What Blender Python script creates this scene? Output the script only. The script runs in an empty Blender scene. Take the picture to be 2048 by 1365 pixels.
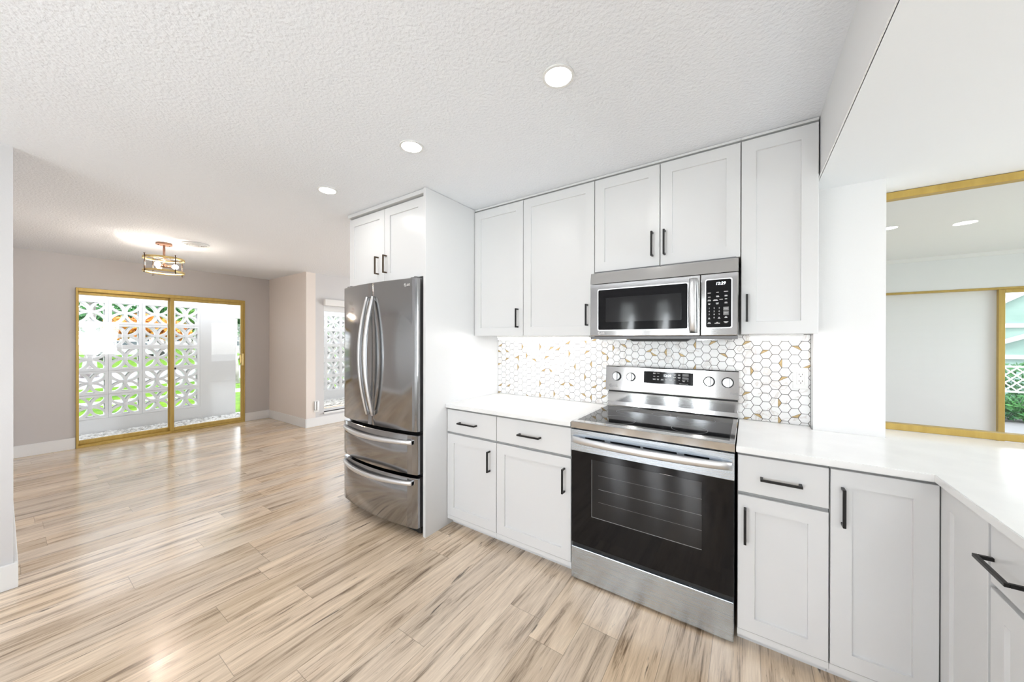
import bpy, bmesh, math, random
from mathutils import Matrix, Vector, noise
R = math.radians
random.seed(7)
S = bpy.context.scene
COL = S.collection

# ---------------------------------------------------------------- camera
cam_d = bpy.data.cameras.new('camera'); cam = bpy.data.objects.new('camera', cam_d); COL.objects.link(cam)
YAW, PIT, ROL = R(34.1794), R(0.1142), R(0.1016)
_r = Vector((math.cos(YAW), math.sin(YAW), 0)); _f = Vector((-math.sin(YAW), math.cos(YAW), 0)); _u = Vector((0, 0, 1))
_f2 = _f*math.cos(PIT) - _u*math.sin(PIT); _u2 = _u*math.cos(PIT) + _f*math.sin(PIT)
_r3 = _r*math.cos(ROL) + _u2*math.sin(ROL); _u3 = _u2*math.cos(ROL) - _r*math.sin(ROL)
CAM = Vector((0.8275, -2.4678, 1.3535))
cam.matrix_world = Matrix((( _r3.x, _u3.x, -_f2.x, CAM.x), (_r3.y, _u3.y, -_f2.y, CAM.y), (_r3.z, _u3.z, -_f2.z, CAM.z), (0, 0, 0, 1)))
cam_d.sensor_width = 36.0; cam_d.lens = 694.2/2048*36.0; cam_d.clip_start = 0.02; cam_d.clip_end = 400
S.camera = cam

# ---------------------------------------------------------------- light and exposure
vs = S.view_settings
vs.view_transform = 'Standard'; vs.look = 'None'; vs.gamma = 1.0; vs.use_curve_mapping = False
vs.exposure = 0.19
W = bpy.data.worlds.new('sky'); S.world = W; W.use_nodes = True
wn = W.node_tree; bg = wn.nodes['Background']
sky = wn.nodes.new('ShaderNodeTexSky'); sky.sky_type = 'NISHITA'; sky.sun_disc = False
sky.sun_elevation = R(52); sky.sun_rotation = R(60); sky.air_density = 1.0; sky.dust_density = 0.6; sky.ozone_density = 1.2
hsv = wn.nodes.new('ShaderNodeHueSaturation'); hsv.inputs['Saturation'].default_value = 0.22
wn.links.new(sky.outputs[0], hsv.inputs['Color']); wn.links.new(hsv.outputs[0], bg.inputs[0])
bg.inputs[1].default_value = 0.85

def lamp(name, kind, loc, direction, energy, color=(1, 1, 1), size=(1, 1), angle=None, spread=None):
    d = bpy.data.lights.new(name, kind); o = bpy.data.objects.new(name, d); COL.objects.link(o)
    o.location = loc; o.rotation_euler = Vector(direction).to_track_quat('-Z', 'Y').to_euler()
    d.energy = energy; d.color = color
    if kind == 'AREA': d.shape = 'RECTANGLE'; d.size, d.size_y = size
    if kind == 'AREA' and spread: d.spread = R(spread)
    if kind == 'SUN': d.angle = R(angle)
    return o
lamp('sun', 'SUN', (-20, -10, 20), (0.25, 0.45, -0.85), 3.6, (1, 0.97, 0.93), angle=18)
# side-window daylight, plus fill lamps added outside unseen rear, living and sunroom panes
REAR = ((-1.22, -.90), (-.57, -.29), (-.06, .24), (1.5, 1.9))  # rear panes cut narrow so the fill mirrors as stripes in the steel
for a_, b_ in REAR: lamp('daylight_fill_rear', 'AREA', ((a_+b_)/2, -5.115, 1.2), (-0.05, 1, 0.75), 104*(b_-a_)/1.30, (0.91, 0.95, 1), (b_-a_-.06, 1.7))
lamp('daylight_side_window', 'AREA', (5.12, -.85, 1.40), (-1, 0.0, 0.06), 100, (0.91, 0.95, 1), (1.4, 1.1))
lamp('daylight_fill_sunroom', 'AREA', (5.12, 2.3, 1.25), (-1, 0.0, 0.1), 44, (0.90, 0.94, 1), (2.4, 1.55))
lamp('daylight_fill_living', 'AREA', (-1.5, 5.12, 1.08), (0, -1, 0.05), 185, (0.97, 0.97, 1), (2.85, 1.9))

# ---------------------------------------------------------------- materials
def mat(name, color=(.8, .8, .8), rough=.5, metal=0.0, spec=.5, coat=0.0, emis=None, estr=0.0):
    m = bpy.data.materials.new(name); m.use_nodes = True
    b = m.node_tree.nodes['Principled BSDF']
    b.inputs['Base Color'].default_value = (*color, 1); b.inputs['Roughness'].default_value = rough
    b.inputs['Metallic'].default_value = metal; b.inputs['Specular IOR Level'].default_value = spec
    b.inputs['Coat Weight'].default_value = coat
    if emis: b.inputs['Emission Color'].default_value = (*emis, 1); b.inputs['Emission Strength'].default_value = estr
    return m
def N(m, t, **kw):
    n = m.node_tree.nodes.new(t)
    for k, v in kw.items(): setattr(n, k, v)
    return n
def L(m, a, b): m.node_tree.links.new(a, b)
def P(m): return m.node_tree.nodes['Principled BSDF']
def coord(m, scale=(1, 1, 1)):
    t = N(m, 'ShaderNodeTexCoord'); g = N(m, 'ShaderNodeNewGeometry'); mp = N(m, 'ShaderNodeMapping')
    mp.inputs['Scale'].default_value = scale
    L(m, g.outputs['Position'], mp.inputs['Vector']); return mp.outputs['Vector']
def bump(m, scale, strength, dist=.002, vscale=(1, 1, 1), detail=3):
    n = N(m, 'ShaderNodeTexNoise'); n.inputs['Scale'].default_value = scale; n.inputs['Detail'].default_value = detail
    L(m, coord(m, vscale), n.inputs['Vector'])
    b = N(m, 'ShaderNodeBump'); b.inputs['Strength'].default_value = strength; b.inputs['Distance'].default_value = dist
    L(m, n.outputs['Fac'], b.inputs['Height']); L(m, b.outputs['Normal'], P(m).inputs['Normal']); return n
def vary(m, c1, c2, scale, vscale=(1, 1, 1), lo=.35, hi=.65, detail=4):
    n = N(m, 'ShaderNodeTexNoise'); n.inputs['Scale'].default_value = scale; n.inputs['Detail'].default_value = detail
    L(m, coord(m, vscale), n.inputs['Vector'])
    r = N(m, 'ShaderNodeValToRGB'); r.color_ramp.elements[0].position = lo; r.color_ramp.elements[1].position = hi
    r.color_ramp.elements[0].color = (*c1, 1); r.color_ramp.elements[1].color = (*c2, 1)
    L(m, n.outputs['Fac'], r.inputs['Fac']); L(m, r.outputs['Color'], P(m).inputs['Base Color']); return r

M = {}
M['wall'] = mat('wall_paint', (.80, .80, .80), .55); bump(M['wall'], 180, .12)
M['greige'] = mat('greige_wall_paint', (.60, .57, .56), .6); bump(M['greige'], 160, .15)
M['lightened'] = mat('lightened_greige_paint', (.83, .76, .71), .6); bump(M['lightened'], 160, .15)  # same greige paint, made lighter for the light falling on the jog wall
M['pale'] = mat('pale_grey_wall_paint', (.66, .65, .655), .6); bump(M['pale'], 160, .15)
M['ceil'] = mat('ceiling_texture', (.87, .895, .935), .8); bump(M['ceil'], 70, .9, .006, detail=4)
M['ceil_low'] = mat('smooth_ceiling', (.82, .84, .86), .7); bump(M['ceil_low'], 90, .1)
M['trim'] = mat('trim_paint', (.84, .84, .84), .35); bump(M['trim'], 60, .03)
M['cab'] = mat('cabinet_lacquer', (.725, .727, .73), .30); bump(M['cab'], 90, .03)
M['cab_in'] = mat('cabinet_reveal', (.42, .42, .415), .5); bump(M['cab_in'], 90, .03)
M['quartz'] = mat('white_quartz', (.86, .86, .86), .18); vary(M['quartz'], (.83, .83, .83), (.88, .88, .875), 6)
M['black_metal'] = mat('matte_black_metal', (.018, .017, .017), .38, .6); bump(M['black_metal'], 400, .05)
M['bronze'] = mat('dark_bronze', (.10, .07, .05), .4, .8); bump(M['bronze'], 300, .05)
def steel(name, col, rough, vs_, aniso=.0):
    m = mat(name, col, rough, 1.0); n = N(m, 'ShaderNodeTexNoise'); n.inputs['Scale'].default_value = 1.0; n.inputs['Detail'].default_value = 5
    L(m, coord(m, vs_), n.inputs['Vector']); mr = N(m, 'ShaderNodeMapRange')
    mr.inputs['To Min'].default_value = rough*.8; mr.inputs['To Max'].default_value = rough*1.25
    L(m, n.outputs['Fac'], mr.inputs['Value']); L(m, mr.outputs['Result'], P(m).inputs['Roughness'])
    b = N(m, 'ShaderNodeBump'); b.inputs['Strength'].default_value = .012; b.inputs['Distance'].default_value = .0003
    L(m, n.outputs['Fac'], b.inputs['Height']); L(m, b.outputs['Normal'], P(m).inputs['Normal']); return m
M['steel'] = steel('brushed_steel', (.58, .578, .575), .085, (6, 6, 900))
M['steel_soft'] = steel('soft_brushed_steel', (.52, .57, .63), .26, (6, 6, 900))
M['steel_dark'] = steel('dark_brushed_steel', (.335, .335, .34), .12, (900, 900, 5))
M['steel_hi'] = steel('satin_steel', (.76, .77, .79), .36, (8, 8, 500))
M['knob_metal'] = steel('knob_metal', (.50, .50, .50), .38, (300, 300, 300))
M['grey_side'] = mat('grey_appliance_side', (.16, .16, .165), .45, .3); bump(M['grey_side'], 300, .08)
M['blackglass'] = mat('black_glass', (.005, .005, .006), .05, 0, .28); bump(M['blackglass'], 2, .0)
M['ovenwin'] = mat('oven_window_glass', (.012, .012, .013), .08, 0, .40); bump(M['ovenwin'], 3, .0)
M['plastic_black'] = mat('black_plastic', (.012, .012, .012), .5); bump(M['plastic_black'], 300, .1)
M['plastic_white'] = mat('white_plastic', (.82, .82, .81), .4); bump(M['plastic_white'], 200, .03)
M['slot'] = mat('dark_slot', (.05, .05, .05), .7); bump(M['slot'], 200, .05)
M['print'] = mat('white_print', (.85, .85, .85), .5); bump(M['print'], 200, .02)
M['print_grey'] = mat('grey_print', (.22, .22, .225), .5); bump(M['print_grey'], 200, .02)
M['led'] = mat('led_digits', (.9, .95, 1), .5, emis=(.85, .95, 1), estr=3.5)
M['gold'] = mat('gold_anodised_frame', (.5, .34, .085), .42, .35); vary(M['gold'], (.47, .32, .08), (.53, .37, .10), 30, (1, 1, .1))
M['brass'] = mat('brushed_brass', (.66, .50, .22), .32, .9); bump(M['brass'], 200, .05)
M['walnut_bronze'] = mat('brown_bronze', (.23, .13, .09), .4, .5); bump(M['walnut_bronze'], 200, .05)
M['down'] = mat('downlight_diffuser', (1, 1, 1), .5, emis=(1, .97, .93), estr=92)
M['down_low'] = mat('sunroom_downlight', (1, 1, 1), .5, emis=(1, .98, .95), estr=25)
M['uc'] = mat('under_cabinet_diffuser', (1, 1, 1), .5, emis=(1, .97, .93), estr=14)
M['bulb'] = mat('warm_bulb', (1, .95, .85), .5, emis=(1, .88, .76), estr=240)
M['grout'] = mat('dark_grout', (.07, .067, .065), .8); bump(M['grout'], 300, .1)
M['gold_tile'] = mat('gold_tile', (.45, .31, .14), .35, .2); vary(M['gold_tile'], (.41, .28, .12), (.52, .37, .17), 90)
M['concrete'] = mat('grey_stucco', (.76, .76, .765), .8); bump(M['concrete'], 60, .3)
M['breeze'] = mat('white_breeze_block', (.82, .82, .83), .75); bump(M['breeze'], 120, .3)
M['pebble'] = mat('white_pebbles', (.7, .69, .66), .7); vary(M['pebble'], (.38, .36, .33), (.88, .87, .84), 22, lo=.3, hi=.55)
M['gravel_bed'] = mat('gravel_bed', (.45, .43, .40), .9); vary(M['gravel_bed'], (.25, .24, .22), (.7, .68, .65), 40)
M['grass'] = mat('lawn_grass', (.08, .2, .02), .9, spec=.1); vary(M['grass'], (.045, .13, .006), (.13, .25, .012), 3.0, detail=8)
M['road'] = mat('pale_asphalt', (.40, .38, .42), .9); vary(M['road'], (.36, .345, .385), (.43, .415, .45), 2)
M['walk'] = mat('concrete_walk', (.75, .74, .72), .9); bump(M['walk'], 50, .2)
M['paving'] = mat('grey_paving', (.20, .20, .205), .9); bump(M['paving'], 30, .2)
M['bark'] = mat('grey_bark', (.34, .31, .29), .9); vary(M['bark'], (.24, .21, .20), (.50, .47, .45), 8, (1, 1, .4)); 
M['leaf_d'] = mat('dark_leaves', (.03, .13, .035), .6); vary(M['leaf_d'], (.015, .09, .03), (.06, .24, .05), 4)
M['leaf_m'] = mat('mid_leaves', (.06, .2, .03), .6); vary(M['leaf_m'], (.03, .13, .012), (.12, .30, .03), 4)
M['leaf_o'] = mat('orange_blossom', (.75, .25, .03), .6); vary(M['leaf_o'], (.55, .16, .03), (.85, .40, .06), 3)
M['stucco_w'] = mat('white_stucco', (.82, .82, .83), .8); bump(M['stucco_w'], 40, .2)
M['stucco_y'] = mat('pale_yellow_siding', (.46, .37, .20), .8); bump(M['stucco_y'], 40, .2)
M['roof'] = mat('grey_roof', (.34, .34, .36), .8); bump(M['roof'], 20, .4)
M['car_w'] = mat('pale_car_paint', (.70, .74, .80), .25, .1, coat=.5); bump(M['car_w'], 5, .0)
M['car_r'] = mat('red_car_paint', (.55, .10, .06), .25, .1, coat=.5); bump(M['car_r'], 5, .0)
M['tyre'] = mat('tyre_rubber', (.03, .03, .03), .8); bump(M['tyre'], 60, .1)
M['greenpane'] = mat('pale_green_pane', (.24, .35, .31), .3); vary(M['greenpane'], (.22, .33, .29), (.27, .38, .34), 1.5)
M['dark_glass'] = mat('dark_window_glass', (.05, .07, .09), .08); bump(M['dark_glass'], 6, .0)
M['sheer'] = mat('white_panel', (.80, .81, .83), .7); bump(M['sheer'], 30, .05)

def glass(name, tint, refl):
    m = bpy.data.materials.new(name); m.use_nodes = True; nt = m.node_tree; nt.nodes.clear()
    o = nt.nodes.new('ShaderNodeOutputMaterial'); mx = nt.nodes.new('ShaderNodeMixShader')
    t = nt.nodes.new('ShaderNodeBsdfTransparent'); t.inputs[0].default_value = (*tint, 1)
    g = nt.nodes.new('ShaderNodeBsdfGlossy'); g.inputs['Roughness'].default_value = 0.0
    fr = nt.nodes.new('ShaderNodeFresnel'); fr.inputs[0].default_value = 1.5
    ml = nt.nodes.new('ShaderNodeMath'); ml.operation = 'MULTIPLY'; ml.inputs[1].default_value = refl
    nt.links.new(fr.outputs[0], ml.inputs[0]); nt.links.new(ml.outputs[0], mx.inputs[0])
    nt.links.new(t.outputs[0], mx.inputs[1]); nt.links.new(g.outputs[0], mx.inputs[2]); nt.links.new(mx.outputs[0], o.inputs[0])
    return m
M['glass'] = glass('clear_glass', (.97, .98, .98), .5)

# wood plank floor: planks run along Y
def wood():
    m = mat('oak_plank_floor', (.6, .5, .4), .3)
    g = N(m, 'ShaderNodeNewGeometry'); sx = N(m, 'ShaderNodeSeparateXYZ'); L(m, g.outputs['Position'], sx.inputs[0])
    def mth(op, a, b=None, c=None):
        n = N(m, 'ShaderNodeMath', operation=op)
        for i, v in enumerate((a, b, c)):
            if v is None: continue
            if isinstance(v, (int, float)): n.inputs[i].default_value = v
            else: L(m, v, n.inputs[i])
        return n.outputs[0]
    PW, PL = .175, 1.22
    u = mth('DIVIDE', sx.outputs['X'], PW); row = mth('FLOOR', u); fu = mth('FRACT', u)
    wr = N(m, 'ShaderNodeTexWhiteNoise', noise_dimensions='1D'); L(m, row, wr.inputs['W'])
    v = mth('ADD', mth('DIVIDE', sx.outputs['Y'], PL), mth('MULTIPLY', wr.outputs['Value'], 5.0)); colm = mth('FLOOR', v); fv = mth('FRACT', v)
    cb = N(m, 'ShaderNodeCombineXYZ'); L(m, row, cb.inputs[0]); L(m, colm, cb.inputs[1])
    wp = N(m, 'ShaderNodeTexWhiteNoise', noise_dimensions='2D'); L(m, cb.outputs[0], wp.inputs['Vector'])
    # grain coordinates shifted per plank
    off = N(m, 'ShaderNodeVectorMath', operation='SCALE'); L(m, wp.outputs['Color'], off.inputs[0]); off.inputs['Scale'].default_value = 37.0
    add = N(m, 'ShaderNodeVectorMath', operation='ADD'); L(m, g.outputs['Position'], add.inputs[0]); L(m, off.outputs[0], add.inputs[1])
    def nz(scale, vec, det=5, rgh=.6, dist=0.0):
        mp = N(m, 'ShaderNodeMapping'); mp.inputs['Scale'].default_value = vec; L(m, add.outputs[0], mp.inputs['Vector'])
        n = N(m, 'ShaderNodeTexNoise'); n.inputs['Scale'].default_value = scale; n.inputs['Detail'].default_value = det
        n.inputs['Roughness'].default_value = rgh; n.inputs['Distortion'].default_value = dist
        L(m, mp.outputs[0], n.inputs['Vector']); return n.outputs['Fac']
    broad = nz(1.0, (24, 1.7, 1), 5, .62, .7)
    fine = nz(1.0, (210, 8, 1), 4, .65, .4)
    knot = nz(1.0, (19, 2.0, 1), 5, .62, 1.4)
    r = N(m, 'ShaderNodeValToRGB'); e = r.color_ramp.elements
    e[0].position = .36; e[0].color = (.20, .132, .082, 1); e[1].position = .67; e[1].color = (.88, .715, .53, 1)
    k = r.color_ramp.elements.new(.50); k.color = (.665, .51, .36, 1)
    L(m, mth('ADD', mth('MULTIPLY', broad, .72), mth('MULTIPLY', fine, .33)), r.inputs['Fac'])
    pl = N(m, 'ShaderNodeHueSaturation'); L(m, r.outputs['Color'], pl.inputs['Color'])
    L(m, mth('ADD', mth('MULTIPLY', wp.outputs['Value'], .30), .86), pl.inputs['Value'])
    L(m, mth('ADD', mth('MULTIPLY', wr.outputs['Value'], .25), .82), pl.inputs['Saturation'])
    kr = N(m, 'ShaderNodeValToRGB'); kr.color_ramp.elements[0].position = .63; kr.color_ramp.elements[0].color = (0, 0, 0, 1)
    kr.color_ramp.elements[1].position = .71; kr.color_ramp.elements[1].color = (1, 1, 1, 1); L(m, knot, kr.inputs['Fac'])
    mk = N(m, 'ShaderNodeMix', data_type='RGBA'); L(m, mth('MULTIPLY', kr.outputs['Color'], .85), mk.inputs[0])
    L(m, pl.outputs[0], mk.inputs[6]); mk.inputs[7].default_value = (.055, .04, .032, 1)
    su = mth('LESS_THAN', mth('MINIMUM', fu, mth('SUBTRACT', 1.0, fu)), .0075)
    sv = mth('LESS_THAN', mth('MINIMUM', fv, mth('SUBTRACT', 1.0, fv)), .0011)
    seam = mth('MAXIMUM', su, sv)
    ms = N(m, 'ShaderNodeMix', data_type='RGBA'); L(m, mth('MULTIPLY', seam, .45), ms.inputs[0])
    L(m, mk.outputs[2], ms.inputs[6]); ms.inputs[7].default_value = (.12, .085, .06, 1)
    L(m, ms.outputs[2], P(m).inputs['Base Color'])
    L(m, mth('ADD', mth('MULTIPLY', fine, .14), .17), P(m).inputs['Roughness'])
    P(m).inputs['Specular IOR Level'].default_value = .75; P(m).inputs['Coat Weight'].default_value = .45; P(m).inputs['Coat Roughness'].default_value = .14
    b = N(m, 'ShaderNodeBump'); b.inputs['Strength'].default_value = .10; b.inputs['Distance'].default_value = .0015
    L(m, mth('SUBTRACT', fine, seam), b.inputs['Height']); L(m, b.outputs['Normal'], P(m).inputs['Normal'])
    return m
M['floor'] = wood()
def marble():
    m = mat('white_marble_tile', (.85, .85, .85), .22)
    n = N(m, 'ShaderNodeTexNoise'); n.inputs['Scale'].default_value = 9; n.inputs['Detail'].default_value = 7; n.inputs['Distortion'].default_value = 1.6
    L(m, coord(m), n.inputs['Vector'])
    r = N(m, 'ShaderNodeValToRGB'); e = r.color_ramp.elements; e[0].position = .36; e[0].color = (.85, .845, .84, 1); e[1].position = .64; e[1].color = (.86, .86, .86, 1)
    k = e.new(.425); k.color = (.70, .67, .65, 1); k = e.new(.455); k.color = (.86, .86, .86, 1)
    L(m, n.outputs['Fac'], r.inputs['Fac']); L(m, r.outputs['Color'], P(m).inputs['Base Color']); return m
M['marble'] = marble()
def brick():
    m = mat('white_painted_brick', (.72, .72, .73), .6)
    t = N(m, 'ShaderNodeTexBrick'); t.inputs['Scale'].default_value = 1.0; t.inputs['Brick Width'].default_value = .30; t.inputs['Row Height'].default_value = .10
    t.inputs['Mortar Size'].default_value = .006; t.inputs['Color1'].default_value = (.74, .74, .75, 1); t.inputs['Color2'].default_value = (.68, .68, .69, 1); t.inputs['Mortar'].default_value = (.40, .40, .41, 1)
    g = N(m, 'ShaderNodeNewGeometry'); s = N(m, 'ShaderNodeSeparateXYZ'); c = N(m, 'ShaderNodeCombineXYZ')
    L(m, g.outputs['Position'], s.inputs[0]); L(m, s.outputs['X'], c.inputs[0]); L(m, s.outputs['Z'], c.inputs[1]); L(m, c.outputs[0], t.inputs['Vector'])
    L(m, t.outputs['Color'], P(m).inputs['Base Color']); return m
M['brick'] = brick()

# ---------------------------------------------------------------- mesh helpers (all take world coordinates)
WL = {}
def BM(): return bmesh.new()
def box(bm, x0, x1, y0, y1, z0, z1, bev=0.0, seg=2, mi=0):
    x0, x1 = min(x0, x1), max(x0, x1); y0, y1 = min(y0, y1), max(y0, y1); z0, z1 = min(z0, z1), max(z0, z1)
    g = bmesh.ops.create_cube(bm, size=1.0)['verts']
    for v in g: v.co = Vector((x0 + (v.co.x + .5)*(x1 - x0), y0 + (v.co.y + .5)*(y1 - y0), z0 + (v.co.z + .5)*(z1 - z0)))
    fs = {f for v in g for f in v.link_faces}
    for f in fs: f.material_index = mi
    if bev > 0:
        es = list({e for v in g for e in v.link_edges})
        rr = bmesh.ops.bevel(bm, geom=es, offset=bev, segments=seg, affect='EDGES', profile=.5)
        for f in rr['faces']: f.material_index = mi
    return bm
def cyl(bm, p0, p1, r0, r1=None, n=20, caps=True, mi=0):
    r1 = r0 if r1 is None else r1
    p0, p1 = Vector(p0), Vector(p1); d = (p1 - p0); q = d.to_track_quat('Z', 'Y').to_matrix()
    a = [bm.verts.new(p0 + q @ Vector((r0*math.cos(2*math.pi*i/n), r0*math.sin(2*math.pi*i/n), 0))) for i in range(n)]
    b = [bm.verts.new(p1 + q @ Vector((r1*math.cos(2*math.pi*i/n), r1*math.sin(2*math.pi*i/n), 0))) for i in range(n)]
    for i in range(n):
        f = bm.faces.new((a[i], a[(i+1) % n], b[(i+1) % n], b[i])); f.smooth = True; f.material_index = mi
    if caps:
        bm.faces.new(a[::-1]).material_index = mi; bm.faces.new(b).material_index = mi
    return bm
def tube(bm, pts, r, n=10, mi=0, rz=None):
    """sweep an (optionally oval) section along a polyline"""
    pts = [Vector(p) for p in pts]; rings = []
    for i, p in enumerate(pts):
        t = (pts[min(i+1, len(pts)-1)] - pts[max(i-1, 0)]).normalized()
        q = t.to_track_quat('Z', 'Y').to_matrix(); rr = r[i] if isinstance(r, (list, tuple)) else r
        rings.append([bm.verts.new(p + q @ Vector((rr*math.cos(2*math.pi*k/n), rr*math.sin(2*math.pi*k/n), 0))) for k in range(n)])
    for a, b in zip(rings, rings[1:]):
        for k in range(n):
            f = bm.faces.new((a[k], a[(k+1) % n], b[(k+1) % n], b[k])); f.smooth = True; f.material_index = mi
    bm.faces.new(rings[0][::-1]); bm.faces.new(rings[-1]); return bm
def ring(bm, c, ro, ri, z0, z1, n=40, mi=0):
    P_ = []
    for i in range(n):
        a = 2*math.pi*i/n; ca, sa = math.cos(a), math.sin(a)
        P_.append([bm.verts.new((c[0]+ro*ca, c[1]+ro*sa, z0)), bm.verts.new((c[0]+ro*ca, c[1]+ro*sa, z1)),
                   bm.verts.new((c[0]+ri*ca, c[1]+ri*sa, z1)), bm.verts.new((c[0]+ri*ca, c[1]+ri*sa, z0))])
    for i in range(n):
        a, b = P_[i], P_[(i+1) % n]
        for k in range(4):
            f = bm.faces.new((a[k], b[k], b[(k+1) % 4], a[(k+1) % 4])); f.smooth = k in (0, 2); f.material_index = mi
    return bm
def prism(bm, poly, fn, t0, t1, mi=0):
    """extrude polygon of (u,v); fn(u,v,t)->world point"""
    a = [bm.verts.new(fn(u, v, t0)) for u, v in poly]; b = [bm.verts.new(fn(u, v, t1)) for u, v in poly]; n = len(poly)
    for i in range(n): bm.faces.new((a[i], a[(i+1) % n], b[(i+1) % n], b[i])).material_index = mi
    bm.faces.new(a[::-1]).material_index = mi; bm.faces.new(b).material_index = mi; return bm
def obj(name, bm, m, parent=None, recalc=True, smooth=False, origin=None):
    if recalc: bmesh.ops.recalc_face_normals(bm, faces=bm.faces[:])
    xs = [v.co for v in bm.verts]
    lo = Vector([min(c[i] for c in xs) for i in range(3)]); hi = Vector([max(c[i] for c in xs) for i in range(3)])
    c = Vector(origin) if origin else ((lo + hi)/2 if parent else Vector(((lo.x+hi.x)/2, (lo.y+hi.y)/2, lo.z)))
    for v in bm.verts: v.co -= c
    me = bpy.data.meshes.new(name); bm.to_mesh(me); bm.free()
    for k in (m if isinstance(m, (list, tuple)) else [m]): me.materials.append(M[k] if isinstance(k, str) else k)
    if smooth:
        for p in me.polygons: p.use_smooth = True
    o = bpy.data.objects.new(name, me); COL.objects.link(o)
    if parent: o.parent = parent; o.location = c - WL[parent]
    else: o.location = c
    WL[o] = c; return o
def thing(name, loc, label, cat, group=None):
    o = bpy.data.objects.new(name, None); COL.objects.link(o); o.location = loc; WL[o] = Vector(loc); o.empty_display_size = .05
    return tag(o, label, cat, group)
def tag(o, label=None, cat=None, group=None, kind=None):
    if label: o['label'] = label
    if cat: o['category'] = cat
    if group: o['group'] = group
    if kind: o['kind'] = kind
    return o
def struct(name, bm, m, label=None, cat=None, parent=None):
    o = obj(name, bm, m, parent)
    if not parent: tag(o, label, cat, kind='structure')
    return o
def B(*a, **k): return box(BM(), *a, **k)
def wall_with_hole(axis, p0, p1, a0, a1, z0, z1, holes):
    """slab between planes p0,p1 on axis ('x' or 'y'); spans a0..a1 on the other axis; rectangular holes (b0,b1,h0,h1)"""
    bm = BM(); us = sorted({a0, a1, *[h[0] for h in holes], *[h[1] for h in holes]}); vs_ = sorted({z0, z1, *[h[2] for h in holes], *[h[3] for h in holes]})
    for i in range(len(us)-1):
        for j in range(len(vs_)-1):
            cu, cv = (us[i]+us[i+1])/2, (vs_[j]+vs_[j+1])/2
            if any(h[0] < cu < h[1] and h[2] < cv < h[3] for h in holes): continue
            if axis == 'x': box(bm, p0, p1, us[i], us[i+1], vs_[j], vs_[j+1])
            else: box(bm, us[i], us[i+1], p0, p1, vs_[j], vs_[j+1])
    bmesh.ops.remove_doubles(bm, verts=bm.verts[:], dist=1e-5)
    seen = {}
    for f in bm.faces[:]:
        key = tuple(sorted(v.index for v in f.verts)) if False else tuple(sorted((round(v.co.x, 4), round(v.co.y, 4), round(v.co.z, 4)) for v in f.verts))
        seen.setdefault(key, []).append(f)
    dead = [f for fs in seen.values() if len(fs) > 1 for f in fs]
    bmesh.ops.delete(bm, geom=dead, context='FACES_ONLY')
    return bm
def text(bm, s, size, origin, ux, uz, depth=.0006, mi=0, align='LEFT', shear=0.0):
    cu = bpy.data.curves.new('t', 'FONT'); cu.body = s; cu.size = size; cu.align_x = align; cu.align_y = 'CENTER'; cu.extrude = depth; cu.shear = shear; cu.resolution_u = 3
    to = bpy.data.objects.new('t', cu); COL.objects.link(to)
    dg = bpy.context.evaluated_depsgraph_get(); me = bpy.data.meshes.new_from_object(to.evaluated_get(dg))
    ux, uz, o = Vector(ux), Vector(uz), Vector(origin); un = ux.cross(uz)
    t = BM(); t.from_mesh(me)
    for v in t.verts: v.co = o + ux*v.co.x + uz*v.co.y + un*v.co.z
    for f in t.faces: f.material_index = mi
    tmp = bpy.data.meshes.new('t'); t.to_mesh(tmp); t.free(); bm.from_mesh(tmp)
    bpy.data.objects.remove(to); bpy.data.curves.remove(cu); bpy.data.meshes.remove(me); bpy.data.meshes.remove(tmp); return bm
def emblem(bm, c, r, ux, uz, gap=.6):
    """round face emblem followed by two letters, as on the appliances"""
    ux, uz, c = Vector(ux), Vector(uz), Vector(c); un = ux.cross(uz)
    n = 24; f0 = [bm.verts.new(c + un*.0008 + ux*r*math.cos(2*math.pi*i/n) + uz*r*math.sin(2*math.pi*i/n)) for i in range(n)]
    f1 = [bm.verts.new(c + un*.0008 + ux*r*.80*math.cos(2*math.pi*i/n) + uz*r*.80*math.sin(2*math.pi*i/n)) for i in range(n)]
    for i in range(n):
        if not 0 <= i < 5: bm.faces.new((f0[i], f0[(i+1) % n], f1[(i+1) % n], f1[i]))
    def q(u0, u1, v0, v1): bm.faces.new([bm.verts.new(c + un*.0008 + ux*r*u + uz*r*v) for u, v in ((u0, v0), (u1, v0), (u1, v1), (u0, v1))])
    q(-.06, .10, -.45, .45); q(-.06, .38, -.45, -.29); q(.30, .92, -.08, .08); q(-.55, -.25, .2, .45)
    text(bm, 'LG', r*1.9, c + ux*r*1.35, ux, uz, .0008); return bm
X_, Y_, Z_ = Vector((1, 0, 0)), Vector((0, 1, 0)), Vector((0, 0, 1))

# ================================================================ THE SETTING
H, HL = 2.40, 2.13
struct('floor', box(box(BM(), -6.2, 1.25, -5.1, 5.1, -.1, 0), 1.25, 5.2, -5.1, 4.27, -.1, 0), 'floor', 'oak plank floor running through the house', 'floor')
struct('ceiling', B(-6.2, 1.11, -5.1, 5.1, H, H+.12), 'ceil', 'white textured ceiling', 'ceiling')
struct('ceiling_lowered', B(1.11, 5.2, -5.1, .20, HL, H+.12), ['ceil_low'], 'smooth white lowered ceiling beyond the soffit edge', 'ceiling')
struct('soffit', B(1.105, 1.112, -5.1, -.004, HL, H), 'wall', 'grey soffit face between the high and the lowered ceiling', 'soffit')
struct('ceiling_sunroom', B(1.25, 5.2, .20, 4.3, 2.42, 2.52), 'ceil_low', 'white sunroom ceiling seen through the pass-through window', 'ceiling')
struct('wall_kitchen', B(-1.972, 1.11, .002, .13, 0, H), 'wall', 'white wall behind the kitchen cabinets', 'wall')
struct('wall_pillar', B(1.11, 1.373, -.094, .20, 0, HL), 'wall', 'short white wall between the tiled backsplash and the pass-through window', 'wall')
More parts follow.
